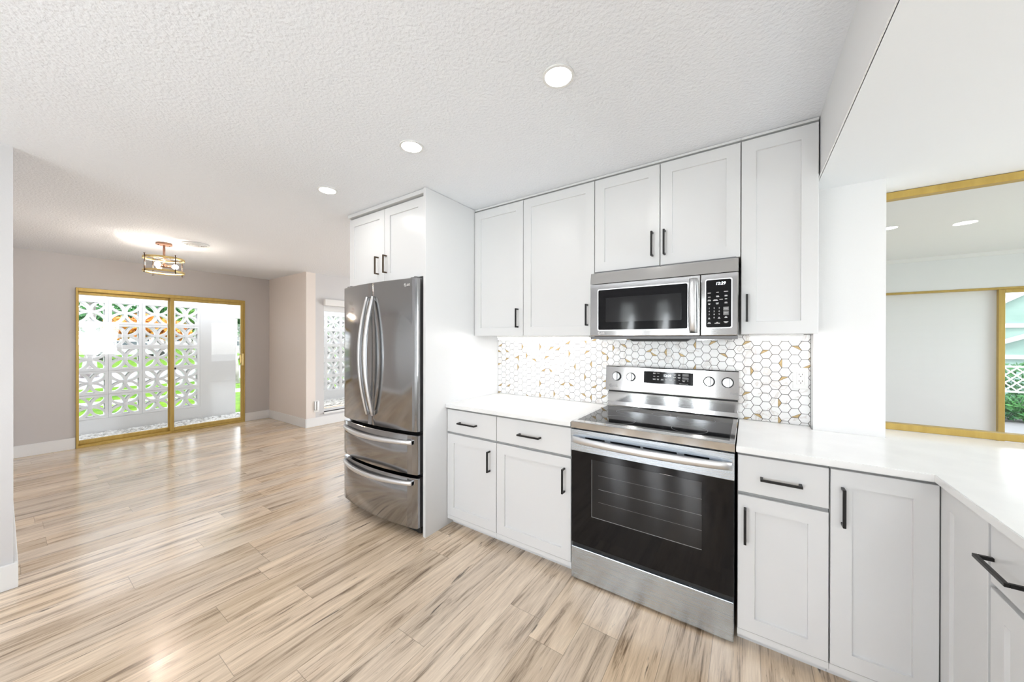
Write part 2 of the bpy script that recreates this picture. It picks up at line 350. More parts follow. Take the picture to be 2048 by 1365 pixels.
struct('wall_sunroom', wall_with_hole('y', .13, .21, 1.373, 5.2, 0, HL, [(1.373, 2.75, .866, HL)]), 'wall', 'white wall under the pass-through window', 'wall')
DY0, DY1, DZ = -1.947, -.2, 2.0
struct('wall_back', wall_with_hole('x', -6.2, -6.07, -5.1, .30, 0, H, [(DY0, DY1, 0, DZ)]), 'greige', 'greige wall around the sliding glass door', 'wall')
struct('wall_jog', B(-6.07, -4.77, .16, .30, 0, H), 'lightened', 'beige greige side wall right of the sliding glass door', 'wall')
WY0, WY1, WZ0, WZ1 = .43, 1.75, .20, 1.99
struct('wall_window', wall_with_hole('x', -4.90, -4.77, .30, 5.1, 0, H, [(WY0, WY1, WZ0, WZ1)]), 'pale', 'pale grey wall with the narrow window beside the refrigerator', 'wall')
struct('wall_left', B(-2.60, -2.48, -5.1, -2.43, 0, H), 'pale', 'white wall end at the left edge', 'wall')
struct('wall_dining', B(-6.07, -2.60, -2.55, -2.43, 0, H), 'greige', 'greige side wall of the dining area', 'wall')
struct('wall_rear', wall_with_hole('y', -5.1, -5.0, -2.48, 5.2, 0, H, [(a_, b_, .25, 2.1) for a_, b_ in REAR]), 'brick', 'white painted brick wall with tall windows', 'wall')
struct('wall_right', wall_with_hole('x', 5.0, 5.1, -5.0, .13, 0, HL, [(-1.6, -.1, .8, 2.0)]), 'wall', 'white wall with a wide window', 'wall')
struct('wall_living', wall_with_hole('y', 5.0, 5.1, -4.77, 1.25, 0, 2.42, [(-3.0, .0, 0, 2.1)]), 'wall', 'white living room wall with a glass door', 'wall')
struct('wall_divider', wall_with_hole('x', 1.11, 1.25, .20, 5.0, 0, H, [(1.2, 3.2, 0, 2.0)]), 'wall', 'white wall between the living room and the sunroom', 'wall')
struct('wall_far', wall_with_hole('y', 4.17, 4.27, 1.25, 5.2, 0, 2.42, [(1.7, 4.4, 0, 1.99)]), 'sheer', 'grey white far wall of the sunroom with a gold framed door', 'wall')
struct('wall_east', wall_with_hole('x', 5.0, 5.1, .21, 4.17, 0, 2.42, [(1.0, 3.6, .4, 2.1)]), 'wall', 'white end wall of the sunroom', 'wall')
# baseboards
bh, bt = .138, .015
def base(name, x0, x1, y0, y1): struct(name, box(BM(), x0, x1, y0, y1, 0, bh, .004), 'trim', 'white baseboard', 'baseboard')
base('baseboard_back', -6.07, -6.055, -2.43, DY0-.002)
base('baseboard_back_right', -6.07, -6.055, DY1+.002, .16)
base('baseboard_jog', -6.055, -4.755, .145, .16)
base('baseboard_window', -4.77, -4.755, .16, 5.0)
base('baseboard_left', -2.48, -2.465, -5.0, -2.415)
base('baseboard_left_end', -2.61, -2.48, -2.43, -2.415)
base('baseboard_dining', -6.055, -2.61, -2.43, -2.415)
base('baseboard_kitchen_end', -1.987, -1.972, .0, .13)
struct('trim_sunroom', B(1.25, 5.0, 4.155, 4.17, 2.375, 2.42), 'trim', 'white crown strip along the sunroom ceiling', 'trim')

# ---- sliding glass door (door_1)
fw_ = .045
d1 = thing('door_1', (-6.1, (DY0+DY1)/2, 0), 'gold framed sliding glass door looking out at the breeze block wall', 'sliding door'); d1['kind'] = 'structure'
xf0, xf1 = -6.165, -6.045
bm = BM()
box(bm, xf0, xf1, DY0, DY0+.018, 0, DZ, .003); box(bm, xf0, xf1, DY1-.018, DY1, 0, DZ, .003)
box(bm, xf0, xf1, DY0+.018, DY1-.018, DZ-.045, DZ, .003); box(bm, xf0, xf1, DY0+.018, DY1-.018, 0, .03, .003)
obj('frame', bm, 'gold', d1)
def leaf(nm, y0, y1, x0, x1, z0=.03, z1=DZ-.045, st=(.03, .03), rail=(.05, .035)):
    bm = BM(); box(bm, x0, x1, y0, y0+st[0], z0, z1, .003); box(bm, x0, x1, y1-st[1], y1, z0, z1, .003)
    box(bm, x0, x1, y0+st[0], y1-st[1], z0, z0+rail[0], .003); box(bm, x0, x1, y0+st[0], y1-st[1], z1-rail[1], z1, .003)
    o = obj('sash', bm, 'gold', d1); xm = (x0+x1)/2
    obj('glass_pane', B(xm-.003, xm+.003, y0+st[0]-.004, y1-st[1]+.004, z0+rail[0]-.004, z1-rail[1]+.004), 'glass', o); return o
ym = -1.085
s1 = leaf('fixed', DY0+.018, ym+.02, -6.155, -6.12, st=(.012, .04))
s2 = leaf('slide', ym-.012, DY1-.018, -6.095, -6.055, st=(.042, .034))
bm = BM(); box(bm, -6.055, -6.025, DY1-.05, DY1-.022, .93, 1.13, .006); box(bm, -6.05, -6.03, DY1-.078, DY1-.05, .97, 1.11, .006)
obj('handle', bm, 'brass', s2)
obj('latch', box(BM(), -6.055, -6.045, ym+.03, ym+.05, .92, .95, .003), 'plastic_black', s2)

# ---- window beside the refrigerator (window_1)
w1 = thing('window_1', (-4.83, (WY0+WY1)/2, WZ0), 'narrow white framed window with a headrail beside the refrigerator', 'window'); w1['kind'] = 'structure'
bm = BM()
for a, b, c, d in ((WY0, WY0+.03, WZ0, WZ1), (WY1-.03, WY1, WZ0, WZ1), (WY0+.03, WY1-.03, WZ0, WZ0+.03), (WY0+.03, WY1-.03, WZ1-.17, WZ1)): box(bm, -4.90, -4.84, a, b, c, d, .002)
obj('frame', bm, 'trim', w1)
obj('glass_pane', B(-4.873, -4.867, WY0+.025, WY1-.025, WZ0+.025, WZ1-.165), 'glass', w1)
obj('sill', box(BM(), -4.84, -4.735, WY0-.012, WY1+.012, WZ0-.03, WZ0, .004), 'trim', w1)
obj('headrail', box(BM(), -4.80, -4.715, WY0-.006, WY1, 1.905, 2.005, .004), 'plastic_white', w1)

# ---- pass-through window (window_2)
w2 = thing('window_2', (2.05, .16, .891), 'gold framed pass-through window above the counter', 'window'); w2['kind'] = 'structure'
bm = BM(); box(bm, 1.374, 2.75, .135, .185, .892, .925, .003); box(bm, 1.374, 2.75, .135, .185, 2.092, 2.128, .003)
box(bm, 1.374, 1.39, .135, .185, .925, 2.092, .002); box(bm, 2.715, 2.75, .135, .185, .925, 2.092, .002)
obj('frame', bm, 'gold', w2)
obj('glass_pane', B(1.386, 2.72, .157, .163, .92, 2.097), 'glass', w2)

# ---- far sunroom door (door_2) : white panel left, gold framed glass leaf right
d2 = thing('door_2', (3.0, 4.2, 0), 'gold framed glass door at the far side of the sunroom', 'door'); d2['kind'] = 'structure'
bm = BM(); box(bm, 1.7, 4.4, 4.16, 4.28, 1.965, 1.992, .003); box(bm, 1.7, 4.4, 4.165, 4.28, 0, .03); box(bm, 1.7, 1.73, 4.165, 4.28, .03, 1.965); box(bm, 4.37, 4.4, 4.165, 4.28, .03, 1.965)
obj('frame', bm, 'brass_pale' if 'brass_pale' in M else 'gold', d2)
obj('white_panel', B(1.73, 3.31, 4.225, 4.25, .03, 1.965), 'sheer', d2)
bm = BM(); box(bm, 3.285, 3.335, 4.17, 4.215, .03, 1.965, .003); box(bm, 4.32, 4.37, 4.17, 4.215, .03, 1.965, .003); box(bm, 3.335, 4.32, 4.17, 4.215, 1.925, 1.965, .003); box(bm, 3.335, 4.32, 4.17, 4.215, .03, .08, .003)
sd = obj('sash', bm, 'gold', d2); obj('glass_pane', B(3.33, 4.325, 4.19, 4.196, .075, 1.93), 'glass', sd)

# ---- openings behind the camera: rear glass door, side window, living room door
def opening(name, axis, p, a0, a1, z0, z1, mull, label, cat):
    t = thing(name, (p, (a0+a1)/2, z0) if axis == 'x' else ((a0+a1)/2, p, z0), label, cat); t['kind'] = 'structure'
    bm = BM(); w = .05
    def bb(u0, u1, v0, v1): box(bm, p-.03, p+.03, u0, u1, v0, v1) if axis == 'x' else box(bm, u0, u1, p-.03, p+.03, v0, v1)
    bb(a0, a0+w, z0, z1); bb(a1-w, a1, z0, z1); bb(a0+w, a1-w, z0, z0+w); bb(a0+w, a1-w, z1-w, z1)
    for q in mull: bb(q-.03, q+.03, z0+w, z1-w)
    obj('frame', bm, 'trim', t)
    g = B(p-.003, p+.003, a0+w-.005, a1-w+.005, z0+w-.005, z1-w+.005) if axis == 'x' else B(a0+w-.005, a1-w+.005, p-.003, p+.003, z0+w-.005, z1-w+.005)
    obj('glass_pane', g, 'glass', t)
for i_, (a_, b_) in enumerate(REAR): opening('window_%d' % (5+i_), 'y', -5.05, a_, b_, .25, 2.1, (), 'unseen tall window, cut narrow for the fill light, in the brick wall behind the kitchen', 'window')
opening('window_3', 'x', 5.05, -1.6, -.1, .8, 2.0, (), 'wide side window in the right wall', 'window')
opening('door_4', 'y', 5.05, -3.0, 0, 0, 2.1, (-1.5,), 'living room glass door', 'door')
opening('window_4', 'x', 5.05, 1.0, 3.6, .4, 2.1, (2.3,), 'sunroom end window', 'window')
opening('door_5', 'x', 1.18, 1.2, 3.2, 0, 2.0, (2.2,), 'glass door between living room and sunroom', 'door')

# ================================================================ CABINETS
def shaker(bm, u0, u1, z0, z1, T, fr=.062, th=.019, rec=.0095):
    """five piece shaker front; T(u, d, z) maps local (along, depth from front, height) to the world"""
    o = [(u0, z0), (u1, z0), (u1, z1), (u0, z1)]; e = .0012
    i_ = [(u0+fr, z0+fr), (u1-fr, z0+fr), (u1-fr, z1-fr), (u0+fr, z1-fr)]
    def vv(ps, d, ins=0.0):
        s = [(1, 1), (-1, 1), (-1, -1), (1, -1)]
        return [bm.verts.new(T(p[0]+s[k][0]*ins, d, p[1]+s[k][1]*ins)) for k, p in enumerate(ps)]
    back = vv(o, th); edge = vv(o, e); front = vv(o, 0, e); inn = vv(i_, 0); pan = vv(i_, rec, .0015)
    def strip(a, b):
        for k in range(4): bm.faces.new((a[k], a[(k+1) % 4], b[(k+1) % 4], b[k]))
    strip(back, edge); strip(edge, front); strip(front, inn); strip(inn, pan); bm.faces.new(pan); bm.faces.new(back[::-1]); return bm
def slab(bm, u0, u1, z0, z1, T, th=.019):
    e = .0012; o = [(u0, z0), (u1, z0), (u1, z1), (u0, z1)]; s = [(1, 1), (-1, 1), (-1, -1), (1, -1)]
    def vv(d, ins): return [bm.verts.new(T(p[0]+s[k][0]*ins, d, p[1]+s[k][1]*ins)) for k, p in enumerate(o)]
    a, b, c = vv(th, 0), vv(e, 0), vv(0, e)
    for x, y in ((a, b), (b, c)):
        for k in range(4): bm.faces.new((x[k], x[(k+1) % 4], y[(k+1) % 4], y[k]))
    bm.faces.new(c); bm.faces.new(a[::-1]); return bm
def pull(u0, z0, u1, z1, T, out=.032, w=.010):
    """square bar pull with two posts"""
    bm = BM(); hw = w/2; vert = abs(z1-z0) > abs(u1-u0)
    def bx(ua, ub, da, db, za, zb):
        p, q = T(ua, da, za), T(ub, db, zb); box(bm, p[0], q[0], p[1], q[1], p[2], q[2], .001, 1)
    if vert:
        bx(u0-hw, u0+hw, -out-hw, -out+hw, z0, z1)
        for z in (z0, z1-w): bx(u0-hw, u0+hw, -out+hw, .0, z, z+w)
    else:
        bx(u0, u1, -out-hw, -out+hw, z0-hw, z0+hw)
        for u in (u0, u1-w): bx(u, u+w, -out+hw, .0, z0-hw, z0+hw)
    return bm
def TF(y): return lambda u, d, z: Vector((u, y+d, z))          # fronts facing -y
def TX(x): return lambda u, d, z: Vector((x+d, u, z))          # fronts facing -x (u runs along y)
def door_part(t, u0, u1, z0, z1, T, handle=None, hm='black_metal', fr=.062, kind='door'):
    bm = (slab if kind == 'drawer' else lambda b, *a: shaker(b, *a, fr=fr))(BM(), u0, u1, z0, z1, T)
    d = obj(kind, bm, 'cab', t)
    if handle: obj('handle', pull(*handle, T), hm, d)
    return d
G = .0022
YU, ZU, ZT = -.331, 1.388, 2.374
def upper(x0, x1, z0, label, doors, y=YU, z1=H-.002):
    t = thing('wall_cabinet', ((x0+x1)/2, -.16, z0), label, 'cabinet', 'white upper cabinets along the kitchen wall')
    bm = BM(); box(bm, x0+.0006, x1-.0006, y+.021, -.003, z0+.001, z1, .0008, 1)
    obj('carcass', bm, 'cab_in', t)
    obj('top_filler', box(BM(), x0+.0006, x1-.0006, y+.002, y+.021, ZT+.011, z1, .0008, 1), 'cab', t)
    for (a, b, h) in doors: door_part(t, a+G, b-G, z0, ZT, TF(y), h)
    return t
upper(-.989, -.526, ZU, 'narrow white upper cabinet against the tall refrigerator panel', [(-.989, -.526, (-.571, 1.447, -.571, 1.587))])
upper(-.526, .0145, ZU, 'wide single-door white upper cabinet left of the microwave', [(-.526, .0145, (-.032, 1.449, -.032, 1.588))])
upper(.0145, .797, 1.786, 'short two-door white upper cabinet above the microwave', [(.0145, .407, (.3665, 1.843, .3665, 1.985)), (.407, .797, (.433, 1.843, .433, 1.985))])
upper(.797, 1.101, ZU, 'tall narrow white upper cabinet right of the microwave by the soffit', [(.797, 1.101, (.824, 1.450, .824, 1.588))])
# refrigerator surround
def fridge_cab():
    y, z0 = -.815, 1.80
    t = thing('refrigerator_enclosure', (-1.48, -.40, 0), 'white tall cabinet surround with two doors above the refrigerator', 'cabinet')
    obj('carcass', box(BM(), -1.950, -1.0155, y+.021, -.003, z0, H-.002, .001), 'cab_in', t)
    obj('top_filler', box(BM(), -1.950, -1.0155, y-.018, y+.021, ZT-.004, H-.002, .001), 'cab', t)
    door_part(t, -1.948, -1.480, z0, ZT-.016, TF(y), (-1.554, 1.863, -1.554, 2.0), 'bronze')
    door_part(t, -1.476, -1.034, z0, ZT-.016, TF(y), (-1.452, 1.863, -1.452, 2.0), 'bronze')
    obj('side_panel', box(BM(), -1.0145, -.990, -.84, -.003, 0, H-.002, .001), 'cab', t)
    obj('side_panel', box(BM(), -1.971, -1.951, -.80, -.003, 0, H-.002, .001), 'cab', t)
fridge_cab()

YB, ZB0, ZD1, ZC = -.634, .082, .850, .864
def lower(x0, x1, label, drawer, door, toe=True):
    t = thing('base_cabinet', ((x0+x1)/2, -.3, 0), label, 'cabinet', 'white base cabinets')
    obj('carcass', box(BM(), x0+.0006, x1-.0006, YB+.021, -.003, .072, ZC-.001, .0008, 1), 'cab_in', t)
    obj('toe_kick', box(BM(), x0+.0006, x1-.0006, -.573, -.555, 0, .072), 'cab', t)
    obj('bottom_rail', box(BM(), x0+.0006, x1-.0006, YB+.004, YB+.021, .052, ZB0-.003), 'cab', t)
    if drawer: door_part(t, x0+G, x1-G, .690, ZD1, TF(YB), drawer, kind='drawer')
    door_part(t, x0+G, x1-G, ZB0, .674 if drawer else ZD1, TF(YB), door)
    return t
lower(-.989, -.540, 'narrower white base cabinet beside the refrigerator panel, drawer over door', (-.865, .766, -.705, .766), (-.594, .477, -.594, .616))
lower(-.540, -.006, 'wider white base cabinet left of the oven range, drawer over door', (-.360, .764, -.203, .764), (-.0485, .474, -.0485, .616))
lower(.791, 1.096, 'white base cabinet right of the oven range, drawer over door', (.873, .764, 1.012, .764), (.820, .473, .820, .623))
XR = 1.384
def corner():
    t = thing('corner_cabinet', (1.5, -.4, 0), 'white corner base cabinet with two full-height door leaves', 'cabinet', 'white base cabinets')
    bm = BM(); box(bm, 1.0966, 1.99, YB+.021, -.003, .072, ZC-.001); box(bm, XR+.021, 1.99, -.9235, YB+.021, .072, ZC-.001)
    obj('carcass', bm, 'cab_in', t)
    bm = BM(); box(bm, 1.0966, 1.463, -.573, -.555, 0, .072); box(bm, 1.445, 1.463, -.9235, -.573, 0, .072); obj('toe_kick', bm, 'cab', t)
    bm = BM(); box(bm, 1.0966, 1.399, YB+.004, YB+.021, .052, ZB0-.003); box(bm, XR+.004, XR+.021, -.9235, YB+.004, .052, ZB0-.003); obj('bottom_rail', bm, 'cab', t)
    door_part(t, 1.099, 1.382, ZB0, ZD1, TF(YB), (1.1335, .640, 1.1335, .786))
    door_part(t, -.919, YB-.001, ZB0, ZD1, TX(XR))
corner()
def ret(y0, y1, label, two=False):
    t = thing('base_cabinet', (1.7, (y0+y1)/2, 0), label, 'cabinet', 'white base cabinets')
    obj('carcass', box(BM(), XR+.021, 1.99, y0+.0006, y1-.0006, .072, ZC-.001), 'cab_in', t)
    obj('toe_kick', B(1.445, 1.463, y0+.0006, y1-.0006, 0, .072), 'cab', t)
    obj('bottom_rail', B(XR+.004, XR+.021, y0+.0006, y1-.0006, .052, ZB0-.003), 'cab', t)
    T = TX(XR); yc = (y0+y1)/2
    door_part(t, y0+G, y1-G, .690, ZD1, T, (y1-.16, .757, y1-.012, .757), kind='drawer')
    door_part(t, y0+G, y1-G, ZB0, .674, T, (y0+.04, .47, y0+.04, .62))
ret(-1.42, -.9305, 'white base cabinet of the return counter at the right edge, drawer over door')
ret(-2.10, -1.42, 'white base cabinet nearest the camera under the return counter')
# countertops
tag(obj('countertop', box(BM(), -.989, -.004, -.6535, -.012, ZC, .891, .0025), 'quartz'), 'white quartz worktop between the refrigerator panel and the range', 'countertop', 'white quartz worktops')
bm = BM(); poly = [(.787, -.6535), (1.3635, -.6535), (1.3635, -2.15), (2.03, -2.15), (2.03, .134), (1.3745, .134), (1.3745, -.0955), (1.106, -.0955), (1.106, -.012), (.787, -.012)]
prism(bm, poly, lambda u, v, t: Vector((u, v, t)), ZC, .891)
bmesh.ops.recalc_face_normals(bm, faces=bm.faces[:])
bmesh.ops.bevel(bm, geom=[e for e in bm.edges if abs(e.verts[0].co.z-e.verts[1].co.z) < 1e-6], offset=.002, segments=2, affect='EDGES')
tag(obj('countertop', bm, 'quartz'), 'white quartz L-shaped worktop right of the range running under the pass-through window', 'countertop', 'white quartz worktops')

# ================================================================ BACKSPLASH (hexagon mosaic)
def backsplash():
    bm = BM(); yb, yf = -.001, -.0085
    box(bm, -.9895, 1.1095, -.0045, .0015, .8915, 1.387, mi=2)
    h = .0495; a = h/math.sqrt(3); cx0, cz0 = 1.043, .905; g = .0013
    rng = random.Random(11)
    def clip(ps):
        for ax, lim, sg in ((0, -.9885, 1), (0, 1.108, -1), (1, .892, 1), (1, 1.386, -1)):
            out = []
            for i in range(len(ps)):
                p, q = ps[i], ps[(i+1) % len(ps)]; ip, iq = sg*(p[ax]-lim) >= 0, sg*(q[ax]-lim) >= 0
                if ip: out.append(p)
                if ip != iq:
                    t = (lim-p[ax])/(q[ax]-p[ax]); out.append((p[0]+t*(q[0]-p[0]), p[1]+t*(q[1]-p[1])))
            ps = out
            if len(ps) < 3: return None
        return ps
    def put(ps, mi):
        ps = clip(ps)
        if not ps or len(ps) < 3: return
        ar = abs(sum(ps[i][0]*ps[(i+1) % len(ps)][1]-ps[(i+1) % len(ps)][0]*ps[i][1] for i in range(len(ps))))/2
        if ar < 2e-6: return
        fr = [bm.verts.new((x, yf, z)) for x, z in ps]; bk = [bm.verts.new((x, -.0044, z)) for x, z in ps]
        bm.faces.new(fr).material_index = mi
        for i in range(len(ps)): bm.faces.new((fr[i], fr[(i+1) % len(ps)], bk[(i+1) % len(ps)], bk[i])).material_index = mi
    last = {}
    for c in range(-50, 4):
        for r in range(-2, 12):
            cx, cz = cx0 + c*1.5*a, cz0 + r*h + (h/2 if c % 2 else 0)
            ra = a - g/math.cos(R(30))
            V = [(cx+ra*math.cos(R(60*k)), cz+ra*math.sin(R(60*k))) for k in range(6)]
            near = any(last.get((c+i, r+j)) for i, j in ((0, -1), (-1, 0), (-1, 1), (-1, -1)))
            if rng.random() < (.10 if near else .36):
                k = rng.choice((0, 1, 2, 2, 3, 4, 5, 5)); last[(c, r)] = True
                tri = [V[(k-1) % 6], V[k], V[(k+1) % 6]]
                put(tri, 1)
                m_ = (tri[0], tri[2]); n_ = (cx-V[k][0], cz-V[k][1]); ln = math.hypot(*n_); s = .0012/ln
                rest = [V[(k+j) % 6] for j in range(1, 6)]
                rest[0] = (rest[0][0]+n_[0]*s, rest[0][1]+n_[1]*s); rest[-1] = (rest[-1][0]+n_[0]*s, rest[-1][1]+n_[1]*s)
                put(rest, 0)
            else: put(V, 0)
    struct('wall_backsplash', bm, ['marble', 'gold_tile', 'grout'], 'white marble hexagon mosaic backsplash with gold corner pieces', 'backsplash')
backsplash()

def outlet(loc_x, z0, z1, w, y, label, group='wall outlets', twin=True):
    t = thing('wall_outlet', (loc_x, y, z0), label, 'outlet', group); zc = (z0+z1)/2
    obj('cover_plate', box(BM(), loc_x-w/2, loc_x+w/2, y-.006, y, z0, z1, .002), 'plastic_white', t)
    bm = BM(); box(bm, loc_x-.017, loc_x+.017, y-.0085, y-.006, zc-.034, zc+.034, .001)
    f = obj('receptacle', bm, 'plastic_white', t)
    bm = BM()
    for s in (-1, 1):
        for dx in (-.0065, .0065): box(bm, loc_x+dx-.001, loc_x+dx+.001, y-.0092, y-.0085, zc+s*.018, zc+s*.018+.008)
        cyl(bm, (loc_x, y-.0085, zc+s*.018-.007), (loc_x, y-.0092, zc+s*.018-.007), .0024, n=10)
    obj('slots', bm, 'slot', f)
outlet(1.067, 1.090, 1.206, .066, -.0088, 'white double outlet on the hexagon tiles right of the range')
outlet(-.418, 1.085, 1.200, .074, -.0088, 'white double outlet on the hexagon tiles left of the range')
t = thing('wall_outlet', (-4.77, .315, .22), 'white outlet low on the wall beside the narrow window', 'outlet', 'wall outlets')
obj('cover_plate', box(BM(), -4.77, -4.764, .275, .347, .222, .40, .002), 'plastic_white', t)
bm = BM(); box(bm, -4.764, -4.750, .280, .302, .26, .39, .003); box(bm, -4.764, -4.742, .312, .342, .25, .39, .003); obj('plug_in_module', bm, 'steel_hi', t)

def uclight(x0, x1, label):
    t = thing('under_cabinet_light', ((x0+x1)/2, -.21, 1.36), label, 'light', 'light bars under the upper cabinets')
    obj('housing', box(BM(), x0, x1, -.235, -.185, 1.374, 1.3875, .002), 'plastic_white', t)
    obj('diffuser', box(BM(), x0+.006, x1-.006, -.232, -.188, 1.355, 1.374, .006, 3), 'uc', t)
uclight(-.835, -.06, 'long lit white light bar under the cabinets left of the microwave')
uclight(.833, 1.057, 'short lit white light bar under the tall narrow cabinet right of the microwave')

# ================================================================ REFRIGERATOR
def fridge():
    xl, xr, xc, yf, bul = -1.924, -1.030, -1.477, -.880, .046
    t = thing('refrigerator', (xc, -.45, 0), 'stainless steel french door refrigerator with two bottom drawers', 'refrigerator')
    obj('case', box(BM(), xl+.006, xr-.006, -.805, -.04, .045, 1.762, .004), 'grey_side', t)
    hw = (xr-xl)/2
    def yc(x): return yf - bul*(1-((x-xc)/hw)**2)
    def front(x0, x1, z0, z1):
        n = 22; pts = [(x0+(x1-x0)*i/n, yc(x0+(x1-x0)*i/n)) for i in range(n+1)]; rr = .010
        a = [(x0, -.812)] + [(x0, pts[0][1]+rr), (x0+rr*.3, pts[0][1]+rr*.3)] + [p for p in pts if x0+rr <= p[0] <= x1-rr] + [(x1-rr*.3, pts[-1][1]+rr*.3), (x1, pts[-1][1]+rr), (x1, -.812)]
        bm = BM(); nn = len(a); e = .004
        lv = [(z0, e), (z0+e, 0), (z1-e, 0), (z1, e)]; rings = []
        cx, cy = (x0+x1)/2, -.85
        for z, ins in lv: rings.append([bm.verts.new((p[0]+(ins if p[0] < cx else -ins)*(abs(p[0]-cx) > .9*(x1-x0)/2), p[1]+(ins if p[1] < -.83 else 0), z)) for p in a])
        for q, w in zip(rings, rings[1:]):
            for i in range(nn):
                f = bm.faces.new((q[i], q[(i+1) % nn], w[(i+1) % nn], w[i])); f.smooth = 3 <= i < nn-5 and q is rings[1]
        bm.faces.new(rings[0][::-1]); bm.faces.new(rings[-1]); return bm
    def door_handle(xb):
        bm = BM(); n = 28; z0, z1 = .80, 1.675; w, th = .024, .022; rows = []
        for i in range(n+1):
            s = i/n; z = z0+(z1-z0)*s; b = math.sin(math.pi*s)**.9; y = yc(xb) - .010 - .068*b; ww = w*(.75+.25*b)
            rows.append([bm.verts.new((xb+u*ww/2, y+v*th/2, z)) for u, v in ((-1, -.55), (-.6, -1), (.6, -1), (1, -.55), (1, 1), (-1, 1))])
        for a, b in zip(rows, rows[1:]):
            for k in range(6): f = bm.faces.new((a[k], a[(k+1) % 6], b[(k+1) % 6], b[k])); f.smooth = True
        bm.faces.new(rows[0][::-1]); bm.faces.new(rows[-1])
        for z in (z0+.012, z1-.02): box(bm, xb-.008, xb+.008, yc(xb)-.012, yc(xb)+.002, z-.01, z+.02)
        return bm
    dl = obj('door', front(xl, xc-.0025, .722, 1.778), 'steel_dark', t); obj('handle', door_handle(xc-.036), 'steel_hi', dl)
    dr = obj('door', front(xc+.0025, xr, .722, 1.778), 'steel_dark', t); obj('handle', door_handle(xc+.032), 'steel_hi', dr)
    ex = -1.128; sl = (yc(ex+.02)-yc(ex-.02))/.04; ux = Vector((1, sl, 0)).normalized()
    obj('emblem', emblem(BM(), (ex, yc(ex)-.0012, 1.735), .011, ux, Z_), 'print', dr)
    def bow(z):
        bm = BM(); n = 30; x0, x1 = xl+.035, xr-.03; rows = []
        for i in range(n+1):
            s = i/n; x = x0+(x1-x0)*s; b = math.sin(math.pi*s)**.75; y = yc(x) - .008 - .042*b; hh = .0165*(.85+.15*b)
            rows.append([bm.verts.new((x, y+v*.011, z-.016*0+u*hh)) for u, v in ((-1, -.5), (-.6, -1), (.6, -1), (1, -.5), (1, 1), (-1, 1))])
        for a, b in zip(rows, rows[1:]):
            for k in range(6): f = bm.faces.new((a[k], a[(k+1) % 6], b[(k+1) % 6], b[k])); f.smooth = True
        bm.faces.new(rows[0][::-1]); bm.faces.new(rows[-1])
        for x in (x0+.012, x1-.012): box(bm, x-.012, x+.012, yc(x)-.012, yc(x)+.003, z-.012, z+.012)
        return bm
    for z0, z1, zh in ((.428, .700, .652), (.062, .406, .374)):
        d = obj('drawer', front(xl, xr, z0, z1), 'steel_dark', t); obj('handle', bow(zh), 'steel_hi', d)
    obj('gasket', box(BM(), xl+.012, xr-.012, -.813, -.806, .05, 1.76), 'plastic_black', t)
    obj('toe_grille', box(BM(), xl+.02, xr-.01, -.835, -.81, .012, .055, .003), 'plastic_black', t)
    for x in (xl+.055, xr-.055):
        bm = BM(); box(bm, x-.035, x+.035, -.865, -.77, 1.764, 1.792, .006); cyl(bm, (x, -.845, 1.772), (x, -.845, 1.797), .012); obj('hinge_cover', bm, 'grey_side', t)
        obj('foot', cyl(BM(), (x, -.80, 0), (x, -.80, .046), .022), 'plastic_black', t)
fridge()

